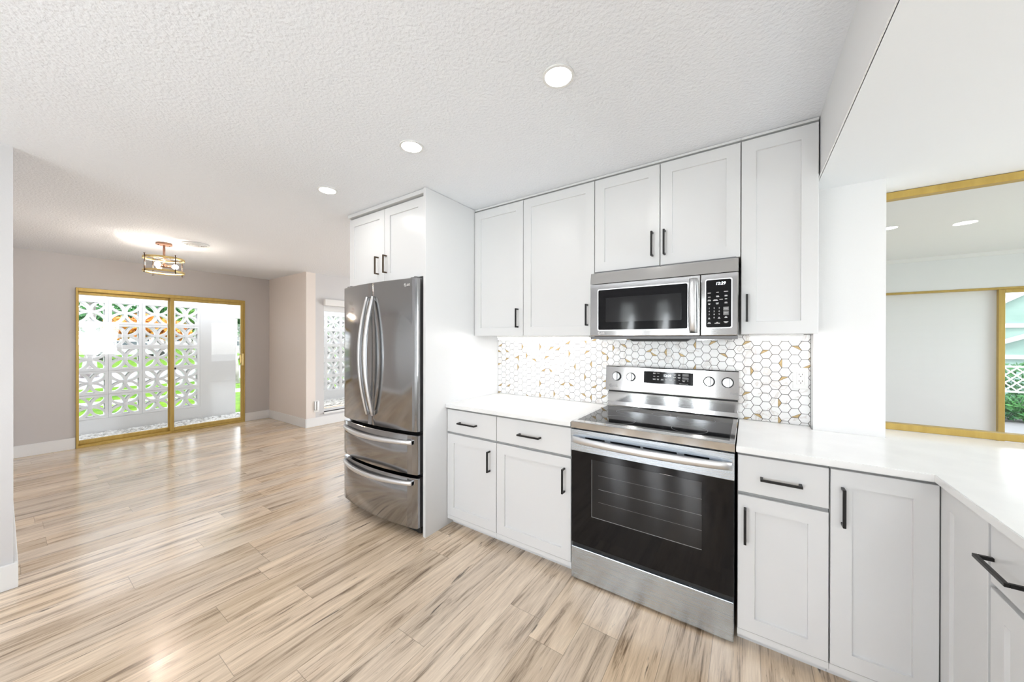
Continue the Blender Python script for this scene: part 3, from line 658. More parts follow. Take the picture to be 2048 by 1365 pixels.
# ================================================================ RANGE
def rng_():
    x0, x1 = .0015, .7825
    t = thing('oven_range', ((x0+x1)/2, -.33, 0), 'stainless steel electric range with black glass oven door', 'oven range')
    obj('body', box(BM(), x0+.003, x1-.003, -.60, -.015, .03, .858, .002), 'grey_side', t)
    # cooktop tray
    bm = BM(); yf, yb, zt = -.654, -.05, .899
    o = [(x0, yf), (x1, yf), (x1, yb), (x0, yb)]; i_ = [(x0+.018, yf+.045), (x1-.022, yf+.045), (x1-.022, yb-.03), (x0+.018, yb-.03)]
    def q(ps, z): return [bm.verts.new((p[0], p[1], z)) for p in ps]
    a, b, c, d = q(o, .862), q(o, zt-.003), q([(x0+.003, yf+.003), (x1-.003, yf+.003), (x1-.003, yb), (x0+.003, yb)], zt), q(i_, zt); e = q(i_, zt-.003)
    for u, v in ((a, b), (b, c), (c, d), (d, e)):
        for k in range(4): bm.faces.new((u[k], u[(k+1) % 4], v[(k+1) % 4], v[k]))
    bm.faces.new(a[::-1]); bm.faces.new(e)
    ct = obj('cooktop', bm, 'steel', t)
    obj('glass_top', box(BM(), x0+.0185, x1-.0225, yf+.0455, yb-.0305, .8955, .8985, .0006, 1), 'blackglass', ct)
    # burner circles printed in the glass
    bm = BM()
    for cx, cy, r in ((.20, -.48, .11), (.20, -.22, .075), (.58, -.48, .085), (.58, -.22, .10), (.39, -.19, .055)):
        ring(bm, (cx, cy), r, r-.0018, .8984, .8987, 48)
    obj('burner_rings', bm, 'print_grey', ct)
    # black gap and door
    obj('vent_gap', box(BM(), x0+.004, x1-.004, -.632, -.60, .845, .862), 'plastic_black', t)
    yd = -.648
    door = obj('oven_door', box(BM(), x0, x1-.002, yd+.004, -.602, .212, .738, .003), 'plastic_black', t)
    bm = wall_with_hole('y', yd-.004, -.606, x0, x1-.002, .735, .853, [(.085+.0, .195, .809, .818), (.226, .380, .809, .818), (.392, .548, .809, .818), (.580, .684, .809, .818)])
    obj('door_band', bm, 'steel_soft', door)
    obj('vent_backing', B(x0+.02, x1-.02, -.6055, -.6035, .80, .83), 'slot', door)
    obj('door_glass', box(BM(), x0+.001, x1-.003, yd-.001, yd+.004, .216, .734, .001, 1), 'blackglass', door)
    win = obj('window', box(BM(), .1216, .654, yd-.0018, yd-.0008, .385, .700, .0003, 1), 'ovenwin', door)
    bm = BM()
    for z in (.475, .545, .62):
        box(bm, .16, .654, yd-.0022, yd-.0018, z, z+(.0016 if z == .545 else .0009))
    box(bm, .1216, .1236, yd-.0022, yd-.0018, .385, .700); box(bm, .1236, .654, yd-.0022, yd-.0018, .385, .388)
    obj('rack_lines', bm, 'print_grey', win)
    # bowed handle
    bm = BM(); n = 32; rows = []; hx0, hx1 = .012, .772
    for i in range(n+1):
        s = i/n; x = hx0+(hx1-hx0)*s; b = min(1, math.sin(math.pi*s)*1.0)**.6; y = yd - .012 - .046*b; z = .801; hh = .0185
        rows.append([bm.verts.new((x, y+v*.010, z+u*hh*(1 if v < 0 else .8))) for u, v in ((-1, -.3), (-.7, -1), (.7, -1), (1, -.3), (1, 1), (-1, 1))])
    for a, b in zip(rows, rows[1:]):
        for k in range(6): f = bm.faces.new((a[k], a[(k+1) % 6], b[(k+1) % 6], b[k])); f.smooth = True
    bm.faces.new(rows[0][::-1]); bm.faces.new(rows[-1])
    for x in (hx0+.02, hx1-.02): box(bm, x-.018, x+.018, yd-.016, yd-.002, .788, .814)
    obj('handle', bm, 'steel_hi', door)
    # drawer
    obj('storage_drawer', box(BM(), x0, x1-.003, -.648, -.602, .014, .192, .004), 'steel_soft', t)
    obj('drawer_gap', B(x0+.004, x1-.006, -.634, -.602, .192, .212), 'plastic_black', t)
    for x, y in ((.05, -.57), (.73, -.57), (.05, -.06), (.73, -.06)): obj('foot', cyl(BM(), (x, y, 0), (x, y, .031), .018), 'plastic_black', t)
    # backguard
    bx0, bx1 = .008, .786
    bm = BM(); prism(bm, [(-.078, .899), (-.060, .905), (-.056, .93), (-.056, .996), (-.012, .996), (-.012, .899)], lambda u, v, t_: Vector((t_, u, v)), bx0+.004, bx1-.004)
    obj('backguard', bm, 'steel', t)
    obj('backguard_gap', B(bx0+.006, bx1-.006, -.05, -.02, .996, 1.012), 'plastic_black', t)
    yb0, yb1 = -.095, -.082; zb, zt = 1.012, 1.178
    bm = BM(); prism(bm, [(yb0, zb), (yb0-.0, zb+.004), (yb1-.002, zt-.006), (yb1+.004, zt), (-.012, zt), (-.012, zb)], lambda u, v, t_: Vector((t_, u, v)), bx0, bx1)
    cp = obj('control_panel', bm, 'steel', t)
    up = Vector((0, (yb1-yb0), zt-zb)).normalized(); nrm = X_.cross(up)
    def on(x, z, o=0.0): return Vector((x, yb0+(yb1-yb0)*(z-zb)/(zt-zb), z)) + nrm*o
    bm = BM(); prism(bm, [(.262, 1.076), (.553, 1.076), (.553, 1.152), (.262, 1.152)], lambda u, v, t_: on(u, v, t_), -.001, .0022)
    dsp = obj('display', bm, 'blackglass', cp)
    obj('clock_digits', text(BM(), '12:29', .021, on(.405, 1.128, .0026), X_, up, .0002, align='CENTER'), 'led', dsp)
    bm = BM(); rg = random.Random(3)
    for x, z, w in ((.327, 1.143, .016), (.350, 1.143, .016), (.327, 1.139, .014), (.327, 1.122, .012), (.350, 1.122, .012), (.327, 1.105, .018), (.350, 1.105, .014), (.350, 1.101, .010), (.327, 1.101, .016), (.375, 1.105, .014), (.375, 1.100, .016), (.400, 1.104, .011), (.424, 1.105, .016), (.424, 1.100, .014), (.449, 1.104, .006), (.474, 1.104, .006), (.448, 1.140, .012), (.448, 1.135, .010), (.474, 1.140, .013), (.474, 1.135, .012), (.448, 1.122, .014), (.474, 1.122, .016), (.474, 1.117, .013), (.500, 1.104, .018), (.500, 1.099, .012), (.522, 1.104, .008), (.500, 1.084, .05)):
        p = on(x, z, .0024); hh = .0011
        bm.faces.new([bm.verts.new(p+X_*u*w/2+up*v*hh) for u, v in ((-1, -1), (1, -1), (1, 1), (-1, 1))])
    obj('button_legends', bm, 'print', dsp, recalc=False)
    bm = BM()
    for z0, z1 in ((1.112, 1.125), (1.130, 1.146)): prism(bm, [(.492, z0), (.527, z0), (.527, z1), (.492, z1)], lambda u, v, t_: on(u, v, t_), .0021, .0025)
    obj('start_stop_keys', bm, 'print_grey', dsp)
    for x in (.083, .179, .6365, .7315):
        z = 1.1085; bm = BM(); cyl(bm, on(x, z), on(x, z, .007), .0315, .0305, 36)
        k = obj('knob_bezel_shade', bm, 'plastic_black', cp)  # black bezel widened to stand for the shade ring around the knob
        bm = BM(); cyl(bm, on(x, z, .006), on(x, z, .017), .0265, .0245, 36)
        prism(bm, [(x-.008, z-.0255), (x+.008, z-.0255), (x+.0075, z+.025), (x-.0075, z+.025)], lambda u, v, t_: on(u, v, t_), .016, .029)
        obj('knob', bm, 'knob_metal', k)
    for kx, mx, mz in ((.083, .040, 1.148), (.179, .132, 1.150), (.6365, .684, 1.142), (.7315, .768, 1.142)):
        bm = BM()
        for j in range(11):
            a = R(-140+28*j); p = on(kx+.037*math.sin(a), 1.1085+.037*math.cos(a), .0006)
            bm.faces.new([bm.verts.new(p+X_*u*.0012+up*v*.0012) for u, v in ((-1, -1), (1, -1), (1, 1), (-1, 1))])
        for i in range(2):
            p = on(mx+.012*i, mz, .0006); bm.faces.new([bm.verts.new(p+X_*u*.0045+up*v*.004) for u, v in ((-1, -1), (1, -1), (1, 1), (-1, 1))])
        obj('knob_marking', bm, 'print_grey', cp, recalc=False)
    obj('emblem', emblem(BM(), on(.046, 1.043, .0006), .012, X_, up), 'print_grey', cp)
    obj('printed_word', text(BM(), 'ThinQ', .015, on(.742, 1.046, .0006), X_, up, .0002), 'print_grey', cp)
rng_()

# ================================================================ MICROWAVE
def micro():
    x0, x1, yf, yb = .014, .789, -.402, -.004; zb, zt = 1.362, 1.768
    t = thing('microwave', ((x0+x1)/2, -.2, zb), 'stainless steel over-the-range microwave under the short cabinet', 'microwave')
    obj('case', box(BM(), x0+.012, x1-.010, yf+.04, yb, zb+.004, 1.784, .003), 'grey_side', t)
    obj('vent_panel', prism(BM(), [(yf, 1.702), (yf+.012, 1.768), (yf+.02, 1.772), (yf+.045, 1.772), (yf+.045, 1.702)], lambda u, v, t_: Vector((t_, u, v)), x0, x1), 'steel', t)
    xd = .6205
    dbm = box(BM(), x0, xd, yf, yf+.04, zb+.018, 1.6995, .004)
    d = obj('door', dbm, 'steel', t)
    def rr(bm, u0, u1, v0, v1, r, y0, y1):
        ps = []
        for cx, cz, a0 in ((u1-r, v0+r, -90), (u1-r, v1-r, 0), (u0+r, v1-r, 90), (u0+r, v0+r, 180)):
            for k in range(7): a = R(a0+15*k); ps.append((cx+r*math.cos(a), cz+r*math.sin(a)))
        return prism(bm, ps, lambda u, v, t_: Vector((u, t_, v)), y0, y1)
    obj('window_trim', rr(BM(), .061, .566, 1.412, 1.667, .010, yf-.0012, yf+.002), 'steel_hi', d)
    gl = obj('door_glass', rr(BM(), .067, .560, 1.418, 1.661, .008, yf-.0022, yf-.0010), 'blackglass', d)
    obj('inner_screen', box(BM(), .114, .530, yf-.0028, yf-.0021, 1.465, 1.612, .0002, 1), 'ovenwin', gl)
    obj('emblem', emblem(BM(), (.074, yf-.001, 1.398), .0085, X_, Z_), 'print', d)
    bm = BM(); n = 26; rows = []; xh = .589
    for i in range(n+1):
        s = i/n; z = 1.393+(1.684-1.393)*s; b = math.sin(math.pi*s)**.5; y = yf - .004 - .040*b; w = .019
        rows.append([bm.verts.new((xh+u*w, y+v*.011, z)) for u, v in ((-1, -.2), (-.55, -1), (.55, -1), (1, -.2), (.8, 1), (-.8, 1))])
    for a, b in zip(rows, rows[1:]):
        for k in range(6): f = bm.faces.new((a[k], a[(k+1) % 6], b[(k+1) % 6], b[k])); f.smooth = True
    bm.faces.new(rows[0][::-1]); bm.faces.new(rows[-1])
    obj('handle', bm, 'steel_hi', d)
    cp = obj('control_panel', box(BM(), xd+.002, x1, yf, yf+.04, zb+.018, 1.6995, .004), 'steel', t)
    obj('panel_trim', rr(BM(), .6425, .7635, 1.417, 1.672, .010, yf-.0012, yf+.002), 'steel_hi', cp)
    pg = obj('touch_panel', rr(BM(), .6475, .7585, 1.422, 1.667, .008, yf-.0022, yf-.0010), 'blackglass', cp)
    U = (X_, Z_); yt = yf-.0026
    bm = BM(); text(bm, '12:29', .020, (.711, yt, 1.646), *U, .0002, align='CENTER', shear=.2); obj('clock_digits', bm, 'led', pg)
    bm = BM()
    for r_, row in enumerate(('123', '456', '789', ' 0 ')):
        for c_, ch in enumerate(row):
            if ch.strip(): text(bm, ch, .0105, (.662+.0222*c_, yt, 1.521-.0163*r_), *U, .0001, align='CENTER')
    def dash(x, z, w):
        bm.faces.new([bm.verts.new((x+u*w/2, yt, z+v*.0012)) for u, v in ((-1, -1), (1, -1), (1, 1), (-1, 1))])
    for x, z, w in ((.662, 1.600, .015), (.699, 1.602, .011), (.736, 1.604, .018), (.662, 1.579, .011), (.699, 1.583, .012), (.700, 1.579, .013), (.736, 1.584, .012), (.736, 1.580, .013), (.662, 1.564, .012), (.662, 1.560, .015), (.690, 1.564, .016), (.690, 1.560, .022), (.715, 1.565, .015), (.736, 1.566, .010), (.662, 1.545, .010), (.662, 1.541, .008), (.698, 1.547, .013), (.698, 1.542, .010), (.736, 1.549, .011), (.736, 1.545, .013), (.662, 1.471, .005), (.662, 1.466, .009), (.706, 1.473, .005), (.706, 1.468, .011), (.736, 1.476, .008), (.736, 1.471, .012), (.662, 1.447, .010), (.662, 1.443, .015), (.698, 1.448, .008), (.698, 1.443, .024), (.736, 1.450, .020), (.736, 1.445, .012)): dash(x, z, w)
    obj('key_legends', bm, 'print', pg, recalc=False)
    bm = BM(); box(bm, .7245, .748, yt+.0001, yt+.0004, 1.507, 1.526); box(bm, .7245, .748, yt+.0001, yt+.0004, 1.484, 1.503)
    k = obj('start_stop_keys', bm, 'print_grey', pg)
    bm = BM()
    for z, s in ((1.5175, 'START'), (1.4945, 'STOP')): text(bm, s, .0062, (.736, yt-.0001, z), *U, .0001, align='CENTER')
    obj('start_stop_words', bm, 'print', k)
    obj('bottom_lip', box(BM(), x0+.002, x1-.002, yf+.003, yf+.04, zb, zb+.0165, .002), 'grey_side', t)
    bm = BM(); prism(bm, [(.235, zb+.004), (.575, zb+.004), (.545, zb-.014), (.262, zb-.014)], lambda u, v, t_: Vector((u, t_, v)), -.36, -.30); obj('light_housing', bm, 'plastic_black', t)
    bm = BM(); box(bm, .05, .22, -.34, -.08, zb-.006, zb+.004); obj('grease_filter', bm, 'steel', t)
    bm = BM(); box(bm, .60, .76, -.34, -.08, zb-.006, zb+.004); obj('grease_filter', bm, 'steel', t)
micro()

# ================================================================ CEILING FIXTURES
def downlight(x, y, z, label, group, m='down', r=.0625):
    t = thing('recessed_light', (x, y, z), label, 'light', group)
    obj('trim_ring', ring(BM(), (x, y), r, r-.011, z-.006, z+.002, 40), 'plastic_white', t)
    bm = BM(); cyl(bm, (x, y, z-.004), (x, y, z+.001), r-.0112, n=40); obj('diffuser', bm, m, t)
downlight(.205, -1.229, H, 'lit recessed ceiling light nearest the camera, above the range', 'recessed kitchen lights')
downlight(-.675, -1.223, H, 'lit recessed ceiling light in front of the refrigerator panel, middle of three', 'recessed kitchen lights')
downlight(-1.600, -1.187, H, 'lit recessed ceiling light farthest from the camera, left of the refrigerator cabinet', 'recessed kitchen lights')
for i, (x, y) in enumerate(((.2, -3.6), (-.8, -3.6), (-1.7, -3.6))):  # unseen second row, added for more illumination
    downlight(x, y, H, ('lit recessed ceiling light added behind the camera, right one', 'lit recessed ceiling light added behind the camera, middle one', 'lit recessed ceiling light added behind the camera, left one')[i], 'recessed kitchen lights')
for i, (x, y) in enumerate(((2.0, -.75), (2.0, -2.6))):  # unseen pair, added to brighten the lowered-ceiling side
    downlight(x, y, HL, ('lit recessed light added in the lowered ceiling over the return counter', 'lit recessed light added in the lowered ceiling behind the camera')[i], 'recessed kitchen lights')
downlight(1.93, 2.23, 2.42, 'lit recessed light in the sunroom ceiling beside the pillar edge', 'recessed sunroom lights', 'down_low')
downlight(3.6, 2.23, 2.42, 'lit recessed light in the sunroom ceiling, out to the right', 'recessed sunroom lights', 'down_low')

def flush():
    c = (-4.40, -1.475); ro = .165
    t = thing('ceiling_light', (c[0], c[1], 2.08), 'two-ring brass cage ceiling light with bare warm bulbs', 'light')
    bm = BM(); cyl(bm, (*c, 2.375), (*c, H), .066, .066, 32)
    cn = obj('canopy', bm, 'walnut_bronze', t)
    for s in (-1, 1): obj('screw', cyl(BM(), (c[0], c[1]+s*.045, 2.368), (c[0], c[1]+s*.045, 2.376), .006, n=10), 'bronze', cn)
    obj('stem', cyl(BM(), (*c, 2.15), (*c, 2.376), .010, n=14), 'walnut_bronze', t)
    for z in (2.215, 2.075): obj('ring', ring(BM(), c, ro, ro-.006, z, z+.022, 56), 'brass', t)
    for k in range(4):
        a = R(20+90*k); p = (c[0]+(ro+.002)*math.cos(a), c[1]+(ro+.002)*math.sin(a)); bm = BM()
        cyl(bm, (*p, 2.062), (*p, 2.252), .0045, n=10); cyl(bm, (*p, 2.055), (*p, 2.064), .0075, n=10); cyl(bm, (*p, 2.25), (*p, 2.258), .0075, n=10); obj('rod', bm, 'bronze', t)
    bm = BM()
    for k in range(2):
        a = R(20+90*k); u = Vector((math.cos(a), math.sin(a), 0)); C_ = Vector((*c, 2.224))
        box_p = [C_ - u*(ro-.004), C_ + u*(ro-.004)]; tube(bm, box_p, .004, 8)
    obj('crossbar', bm, 'bronze', t)
    hub = obj('hub', cyl(BM(), (*c, 2.135), (*c, 2.17), .022, n=16), 'walnut_bronze', t)
    for a in (75, 195, 315):
        u = Vector((math.cos(R(a)), math.sin(R(a)), 0)); C_ = Vector((*c, 2.152)); bm = BM()
        cyl(bm, C_+u*.02, C_+u*.062, .014, .017, 14); s = obj('socket', bm, 'walnut_bronze', t)
        bm = BM(); bmesh.ops.create_uvsphere(bm, u_segments=16, v_segments=10, radius=.024)
        for v in bm.verts: v.co = v.co + C_ + u*.088
        obj('bulb', bm, 'bulb', s, smooth=True)
flush()
t = thing('ceiling_vent', (-4.17, -1.27, 2.385), 'round white louvred air vent beside the cage ceiling light', 'vent')
bm = BM(); ring(bm, (-4.17, -1.27), .115, .092, 2.388, H, 40); obj('frame', bm, 'plastic_white', t)
bm = BM()
for r_ in (.088, .066, .044, .022): ring(bm, (-4.17, -1.27), r_, r_-.006, 2.380+.0, 2.394, 36)
obj('louvres', bm, 'plastic_white', t); obj('duct', cyl(BM(), (-4.17, -1.27, 2.3945), (-4.17, -1.27, 2.399), .092, n=32), 'grey_side', t)

# ================================================================ OUTSIDE, STREET SIDE
GZ = -.10
XB0, XB1 = -7.35, -7.20
struct('lawn', B(-15.2, -7.36, -40, 60, GZ-.2, GZ), 'grass', 'bright green front lawn', 'lawn')
struct('sidewalk', B(-11.6, -10.9, -40, 60, GZ-.1, GZ+.015), 'walk', 'pale concrete sidewalk strip across the lawn', 'sidewalk')
struct('road', B(-23.5, -15.2, -60, 80, GZ-.2, GZ-.02), 'road', 'pale lilac grey road', 'road')
struct('lawn_far', B(-120, -23.5, -90, 140, GZ-.2, GZ), 'grass', 'green lawn across the road', 'lawn')
struct('porch_floor', B(-7.36, -4.90, .30, 5.1, -.3, -.045), 'walk', 'pale concrete porch floor', 'floor')
struct('gravel_bed', B(-7.20, -6.2, -4.0, .30, -.3, -.06), 'gravel_bed', 'gravel bed in front of the glass door', 'ground')
def pw(n, y0, y1, z0, z1, nm='wall_porch'): struct(nm + n, B(XB0, XB1, y0, y1, z0, z1), 'concrete', 'white stucco porch wall around the breeze blocks', 'wall')
pw('_base', -4.0, .0299, -.3, .169); pw('_base_right', .5201, 5.0, -.3, .169); pw('_beam', -4.0, 5.0, 1.9452, 2.12)
pw('_pier_left', -4.0, -2.2605, .169, 1.9452); pw('_pier', -.4845, .0299, .169, 1.9452); pw('_pier_mid', .5201, .6695, .169, 1.9452)
pw('_pier_right', 2.801, 5.0, .169, 1.9452); pw('_lintel', .03, .52, 1.76, 1.9452); pw('_step', .03, .52, -.3, -.05)
struct('porch_eave', B(-6.55, -6.2, -4.0, 5.1, 2.14, 2.3), 'stucco_w', 'white eave above the sliding glass door', 'roof')
struct('porch_roof_back', B(-6.2, -4.90, .30, 5.1, 2.2, 2.3), 'stucco_w', 'white porch ceiling by the narrow window', 'roof')
struct('wall_porch_end', B(-7.2, -6.2, -4.1, -4.0, -.3, 2.12), 'stucco_w', 'white end wall of the porch', 'wall')
P0 = .354
def breeze_mesh():
    bm = BM(); h = P0/2-.001; fr = .034; d0, d1_ = -.074, .074
    box(bm, d0, d1_, -h, -h+fr, -h, h); box(bm, d0, d1_, h-fr, h, -h, h); box(bm, d0, d1_, -h+fr, h-fr, -h, -h+fr); box(bm, d0, d1_, -h+fr, h-fr, h-fr, h)
    r = h; w = .0165
    for k in range(4):
        a0 = math.pi/2*k; cy, cz = h*math.cos(a0), h*math.sin(a0); n = 16; prev = None
        for i in range(n+1):
            a = a0 + math.pi/2 + math.pi*i/n; c = [bm.verts.new((d, cy+(r+s)*math.cos(a), cz+(r+s)*math.sin(a))) for d in (d0+.006+.0014*k, d1_-.006-.0014*k) for s in (-w, w)]
            if prev:
                for x, y in ((0, 1), (1, 3), (3, 2), (2, 0)): bm.faces.new((prev[x], prev[y], c[y], c[x]))
            prev = c
    box(bm, d0+.004, d1_-.004, -.026, .026, -.026, .026, .008)
    return bm
def screen(y0, nc, label):
    t = thing('breeze_block_screen', ((XB0+XB1)/2, y0+nc*P0/2, .17), label, 'breeze block wall', 'breeze block screens')
    proto = None
    for c in range(nc):
        for r_ in range(5):
            if proto is None: o = proto = obj('breeze_block', breeze_mesh(), 'breeze', t, origin=(0, 0, 0))
            else: o = proto.copy(); COL.objects.link(o); o.parent = t
            o.location = Vector(((XB0+XB1)/2, y0+(c+.5)*.355, .1705+(r_+.5)*.3548)) - WL[t]
screen(-2.26, 5, 'white flower-pattern breeze block screen outside the sliding glass door')
screen(.67, 6, 'white flower-pattern breeze block screen seen through the narrow window beside the refrigerator')

def pebbles():
    bm = BM(); rg = random.Random(5); base_ = BM(); bmesh.ops.create_icosphere(base_, subdivisions=1, radius=1.0)
    bv = [v.co.copy() for v in base_.verts]; bf = [[v.index for v in f.verts] for f in base_.faces]; base_.free()
    vs_, fs = [], []
    def put(x0, x1, y0, y1, n, z):
        for _ in range(n):
            x, y = rg.uniform(x0, x1), rg.uniform(y0, y1); s = rg.uniform(.014, .036); a = rg.uniform(0, 6.3); sx, sy, sz = s*rg.uniform(.8, 1.4), s*rg.uniform(.6, 1), s*rg.uniform(.4, .8)
            o = len(vs_)
            for v in bv:
                px, py = v.x*sx, v.y*sy
                vs_.append((x+px*math.cos(a)-py*math.sin(a), y+px*math.sin(a)+py*math.cos(a), z+rg.uniform(-.0, .02)*.2+v.z*sz))
            fs.extend([[i+o for i in f] for f in bf])
    put(-7.17, -6.24, -2.6, .27, 3600, -.045); put(-7.17, -6.5, .55, 3.0, 1900, -.03)
    me = bpy.data.meshes.new('pebbles'); me.from_pydata(vs_, [], fs); me.materials.append(M['pebble'])
    for p in me.polygons: p.use_smooth = True
    o = bpy.data.objects.new('pebbles', me); COL.objects.link(o)
    tag(o, 'white and grey pebbles between the glass door and the breeze blocks', 'pebbles', kind='stuff')
pebbles()

def tree(x, y, th, r0, lean, blobs, leafm, nleaf, ls, label, seed, kind='garden_tree', group='trees outside'):
    rg = random.Random(seed); t = thing(kind, (x, y, GZ), label, 'tree', group); pts = []
    for i in range(9):
        s = i/8; pts.append((x+lean[0]*s+rg.uniform(-.02, .02), y+lean[1]*s+rg.uniform(-.02, .02), GZ+th*s))
    rad = [r0*(1.55 if i == 0 else 1.15 if i == 1 else 1.0-.45*i/8) for i in range(9)]
    bm = BM(); tube(bm, pts, rad, 12); top = Vector(pts[-1])
    for (bx, by, bz, br) in blobs: tube(bm, [top-Vector((0, 0, .25)), (top+Vector((x+bx, y+by, bz)))/2, (x+bx, y+by, bz)], [r0*.5, r0*.32, r0*.12], 8)
    obj('trunk', bm, 'bark', t)
    vs_, fs = [], []
    tot = sum(b[3]**2 for b in blobs)
    for (bx, by, bz, br) in blobs:
        for _ in range(int(nleaf*br*br/tot)):
            d = Vector((rg.gauss(0, 1), rg.gauss(0, 1), rg.gauss(0, .8))).normalized()*br*(rg.random()**.45); c = Vector((x+bx, y+by, bz))+d
            a = Vector((rg.gauss(0, 1), rg.gauss(0, 1), rg.gauss(0, .6))).normalized(); b = a.orthogonal().normalized(); b = (b*math.cos(rg.random()*6.3)+a.cross(b)*math.sin(rg.random()*6.3)); s = ls*rg.uniform(.6, 1.3); o = len(vs_)
            vs_.extend([c-a*s, c+b*s*.45, c+a*s, c-b*s*.45]); fs.append((o, o+1, o+2, o+3))
    ctr = Vector((x, y, blobs[0][2])); me = bpy.data.meshes.new('foliage'); me.from_pydata([v-ctr for v in vs_], [], fs); me.materials.append(M[leafm])
    o = bpy.data.objects.new('foliage', me); COL.objects.link(o); o.parent = t; o.location = ctr-WL[t]; WL[o] = ctr
    return t
def ray(px, depth):
    """point on the ground plan at a given distance along the view axis"""
    d = _f + _r*((px-1024)/694.2); return CAM.x + d.x*depth, CAM.y + d.y*depth
x, y = ray(178, 13.5); tree(x, y, 3.4, .17, (.1, .1), [(0, 0, 4.2, 1.5), (.9, .8, 3.7, 1.1), (-.6, -1.1, 3.6, 1.2), (.4, 1.9, 3.9, 1.0), (.2, -2.2, 3.9, 1.0)], 'leaf_d', 5200, .16, 'dark green tree with a pale grey trunk just beyond the left of the breeze blocks', 21)
x, y = ray(466, 11.6); tree(x, y, 4.2, .125, (-.15, .10), [(-.1, .1, 4.6, .9), (.5, .5, 4.4, .7)], 'leaf_m', 1500, .15, 'grey trunked tree standing on the lawn in the open gap right of the breeze blocks', 22)
x, y = ray(290, 30); tree(x, y, 1.9, .16, (0, 0), [(0, 0, 2.5, 1.2), (1.0, 1.1, 2.3, 1.0), (-.9, -1.3, 2.3, 1.1), (.2, 2.1, 2.1, .9)], 'leaf_o', 5200, .17, 'orange flowering tree across the road', 23)
x, y = ray(190, 48); tree(x, y, 3.0, .2, (0, 0), [(0, 0, 4.2, 2.2), (.5, 3, 3.6, 1.8), (-.5, -3, 3.6, 1.9), (0, -5, 3.2, 1.6), (0, 5.4, 3.6, 1.8)], 'leaf_d', 6500, .28, 'large dark green tree behind the orange tree', 24)
x, y = ray(385, 36); tree(x, y, 2.4, .18, (0, 0), [(0, 0, 3.2, 1.4), (.4, 1.5, 2.7, 1.2), (-.4, -1.6, 2.5, 1.2)], 'leaf_m', 4500, .22, 'bright green bushy tree across the road right of the orange tree', 25)
x, y = ray(330, 46); tree(x, y, 3.4, .22, (0, 0), [(0, 0, 5.2, 2.4), (.5, 3, 4.4, 2.0), (-.5, -3, 4.2, 2.0)], 'leaf_d', 5200, .30, 'tall dark green tree behind the orange tree and left of the bright green one', 28)
x, y = ray(481, 26); tree(x, y, 1.9, .14, (0, 0), [(0, 0, 2.9, 1.3), (.3, 1.3, 3.0, 1.1), (-.3, -1.0, 3.3, 1.0), (.2, 2.4, 2.8, 1.1)], 'leaf_d', 5000, .18, 'dark green tree across the road in the open gap right of the breeze blocks', 26)
x, y = ray(655, 24); tree(x, y, 1.8, .14, (0, 0), [(0, 0, 2.6, 1.4), (-1.2, 1.3, 2.4, 1.2), (1.2, -1.3, 2.2, 1.2)], 'leaf_m', 3500, .2, 'green tree seen through the breeze blocks of the narrow window', 27)
def house(px, depth, w, dp, hh, m, label):
    x, y = ray(px, depth); t = thing('house', (x, y, GZ), label, 'house', 'houses across the road')
    obj('wall', B(x-dp, x, y-w/2, y+w/2, GZ, hh), m, t)
    bm = BM(); prism(bm, [(x-dp-.5, hh), (x+.5, hh), (x-dp/2, hh+1.4)], lambda u, v, t_: Vector((u, t_, v)), y-w/2-.5, y+w/2+.5); obj('roof', bm, 'roof', t)
    for k in (-.28, .12):
        f = obj('window', B(x, x+.06, y+w*k, y+w*k+1.4, .9, 2.0), 'trim', t); obj('pane', B(x+.06, x+.07, y+w*k+.08, y+w*k+1.32, .98, 1.92), 'dark_glass', f)
    obj('door', B(x, x+.05, y+w*.36, y+w*.36+.95, GZ, 2.0), 'leaf_d', t)
house(330, 72, 13, 8, 2.6, 'stucco_w', 'white house with grey roof far across the road behind the trees')
house(505, 58, 11, 8, 2.6, 'stucco_w', 'white house with grey roof at the right, beyond the gap in the porch wall')
def car(px, depth, m, label):
    x, y = ray(px, depth); t = thing('car', (x, y, GZ), label, 'car', 'parked cars'); z = GZ
    prof = [(-2.2, .35), (2.2, .35), (2.2, .72), (1.95, .86), (1.1, .92), (.55, 1.36), (-1.0, 1.40), (-1.75, .95), (-2.2, .88)]
    bm = prism(BM(), prof, lambda u, v, t_: Vector((x+t_, y+u, z+v)), -.85, .85); bmesh.ops.recalc_face_normals(bm, faces=bm.faces[:]); bmesh.ops.bevel(bm, geom=bm.edges[:], offset=.05, segments=2, affect='EDGES'); obj('body', bm, m, t)
    obj('windows', prism(BM(), [(1.0, .93), (.52, 1.31), (-.95, 1.34), (-1.5, .95)], lambda u, v, t_: Vector((x+t_, y+u, z+v)), -.86, .86), 'dark_glass', t)
    for u in (-1.35, 1.35):
        for s in (-1, 1): obj('wheel', cyl(BM(), (x+s*.68, y+u, z+.33), (x+s*.88, y+u, z+.33), .33, n=20), 'tyre', t)
car(486, 31, 'car_w', 'pale blue-white car parked across the road in the gap right of the breeze blocks')
car(478, 44, 'car_r', 'red car farther away in the gap right of the breeze blocks')
car(262, 26, 'car_w', 'pale car parked behind the breeze blocks in front of the orange tree')

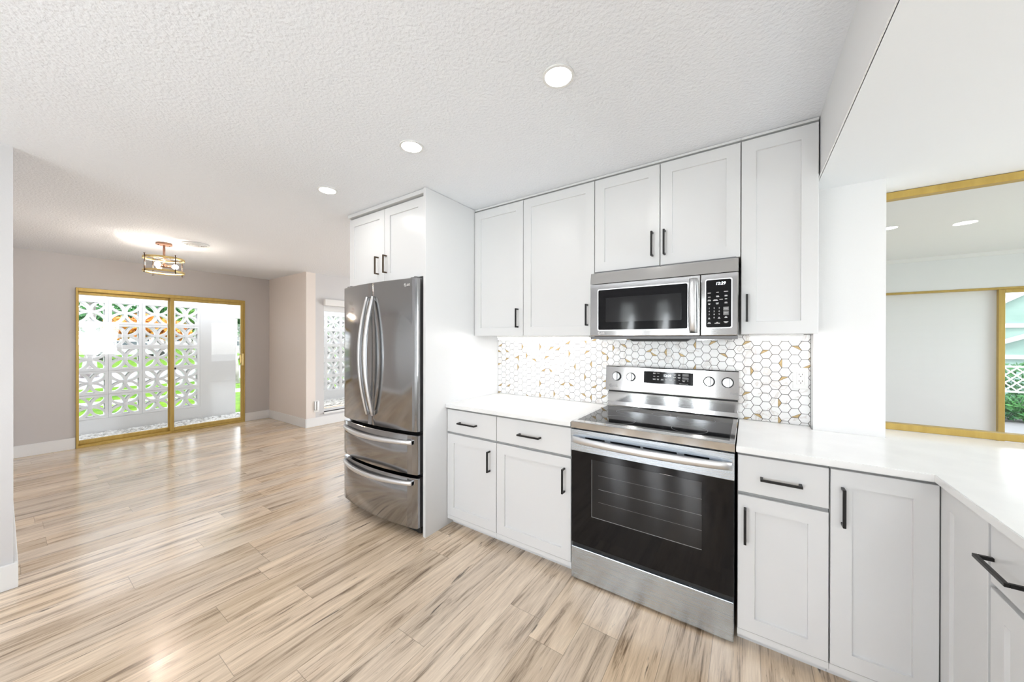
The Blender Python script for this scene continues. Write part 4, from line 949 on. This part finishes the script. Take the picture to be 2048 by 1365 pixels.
# ================================================================ OUTSIDE, BEHIND THE SUNROOM
struct('patio', B(1.3, 30, 4.30, 40, -.3, -.1), 'paving', 'grey patio paving', 'patio')
def garden():
    t = thing('lattice_fence', (5.6, 8.2, -.1), 'white diamond lattice fence outside the sunroom door', 'fence')
    y = 8.2; z0, z1, x0, x1 = .42, .86, 3.6, 7.4; bm = BM()
    box(bm, x0, x1, y-.02, y+.02, z0-.03, z0); box(bm, x0, x1, y-.02, y+.02, z1, z1+.03); obj('rail', bm, 'trim', t)
    bm = BM(); st = .14; hh = z1-z0
    for s in (1, -1):
        k = x0-hh
        while k < x1:
            a, b = (k, k+hh) if s > 0 else (k+hh, k); d = .014
            ps = [(a-d, z0), (a+d, z0), (b+d, z1), (b-d, z1)]
            if min(a, b) > x0 and max(a, b) < x1: prism(bm, ps, lambda u, v, t_: Vector((u, t_, v)), y-.004*(2 if s > 0 else 0), y+.004*(2 if s < 0 else 0))
            k += st
    obj('lattice_panel', bm, 'trim', t)
    for x in (x0, (x0+x1)/2, x1): obj('post', B(x-.04, x+.04, y-.04, y+.04, -.1, .95), 'trim', t)
    t = thing('planting_bed', (5.6, 8.0, -.1), 'green hedge growing around the white lattice fence', 'hedge')
    rg = random.Random(9); vs_, fs = [], []
    for _ in range(9000):
        c = Vector((rg.uniform(3.7, 7.3), rg.uniform(7.6, 8.05), rg.uniform(-.05, .36))) if _ % 2 else Vector((rg.uniform(3.7, 7.3), rg.uniform(8.35, 8.9), rg.uniform(-.05, .92))); a = Vector((rg.gauss(0, 1), rg.gauss(0, 1), rg.gauss(0, 1))).normalized(); b = a.orthogonal().normalized(); o = len(vs_)
        vs_ += [c-a*.05, c+b*.02, c+a*.05, c-b*.02]; fs.append((o, o+1, o+2, o+3))
    me = bpy.data.meshes.new('foliage'); me.from_pydata([v-WL[t] for v in vs_], [], fs); me.materials.append(M['leaf_d']); o = bpy.data.objects.new('foliage', me); COL.objects.link(o); o.parent = t; WL[o] = WL[t]
    # screened pool house with green panes and a yellow house beyond
    t = thing('greenhouse', (7.2, 13, -.1), 'white framed gabled greenhouse with pale green panes', 'greenhouse'); x0, x1, y0, y1 = 5.4, 9.0, 12, 15; zw, zr = 1.75, 3.0; xm = (x0+x1)/2
    bm = BM()
    for x in (x0, xm, x1): box(bm, x-.05, x+.05, y0-.05, y0+.05, -.1, zr if x == xm else zw)
    box(bm, x0, x1, y0-.05, y0+.05, zw-.05, zw+.05); box(bm, x0, x1, y0-.05, y0+.05, .9, 1.0)
    for a, b in (((x0-.1, zw), (xm, zr)), ((x1+.1, zw), (xm, zr)), ((x0, zw*.55), (xm, zw)), ((x1, zw*.55), (xm, zw))): tube(bm, [(a[0], y0-.05, a[1]), (b[0], y0-.05, b[1])], .06, 8)
    obj('frame', bm, 'trim', t)
    bm = BM(); prism(bm, [(x0, -.1), (x1, -.1), (x1, zw), (xm, zr), (x0, zw)], lambda u, v, t_: Vector((u, t_, v)), y0, y1); obj('panes', bm, 'greenpane', t)
    t = thing('house', (8, 24, -.1), 'pale yellow house beyond the greenhouse', 'house')
    obj('wall', B(2, 20, 24, 30, -.1, 2.9), 'stucco_y', t); obj('roof', prism(BM(), [(23.4, 2.9), (30.6, 2.9), (27, 4.6)], lambda u, v, t_: Vector((t_, u, v)), 1.5, 20.5), 'roof', t)
    f = obj('window', B(10, 12, 23.95, 24, .9, 2.1), 'trim', t); obj('pane', B(10.1, 11.9, 23.94, 23.95, 1, 2.0), 'dark_glass', f)
garden()
# ---- lawn behind the house, seen only through the rear openings
struct('back_lawn', B(-30, 40, -60, -5.15, -.35, -.12), 'grass', 'green lawn behind the house', 'lawn')
struct('side_lawn', B(5.15, 60, -5.15, 5.1, -.35, -.12), 'grass', 'green lawn beside the house', 'lawn')
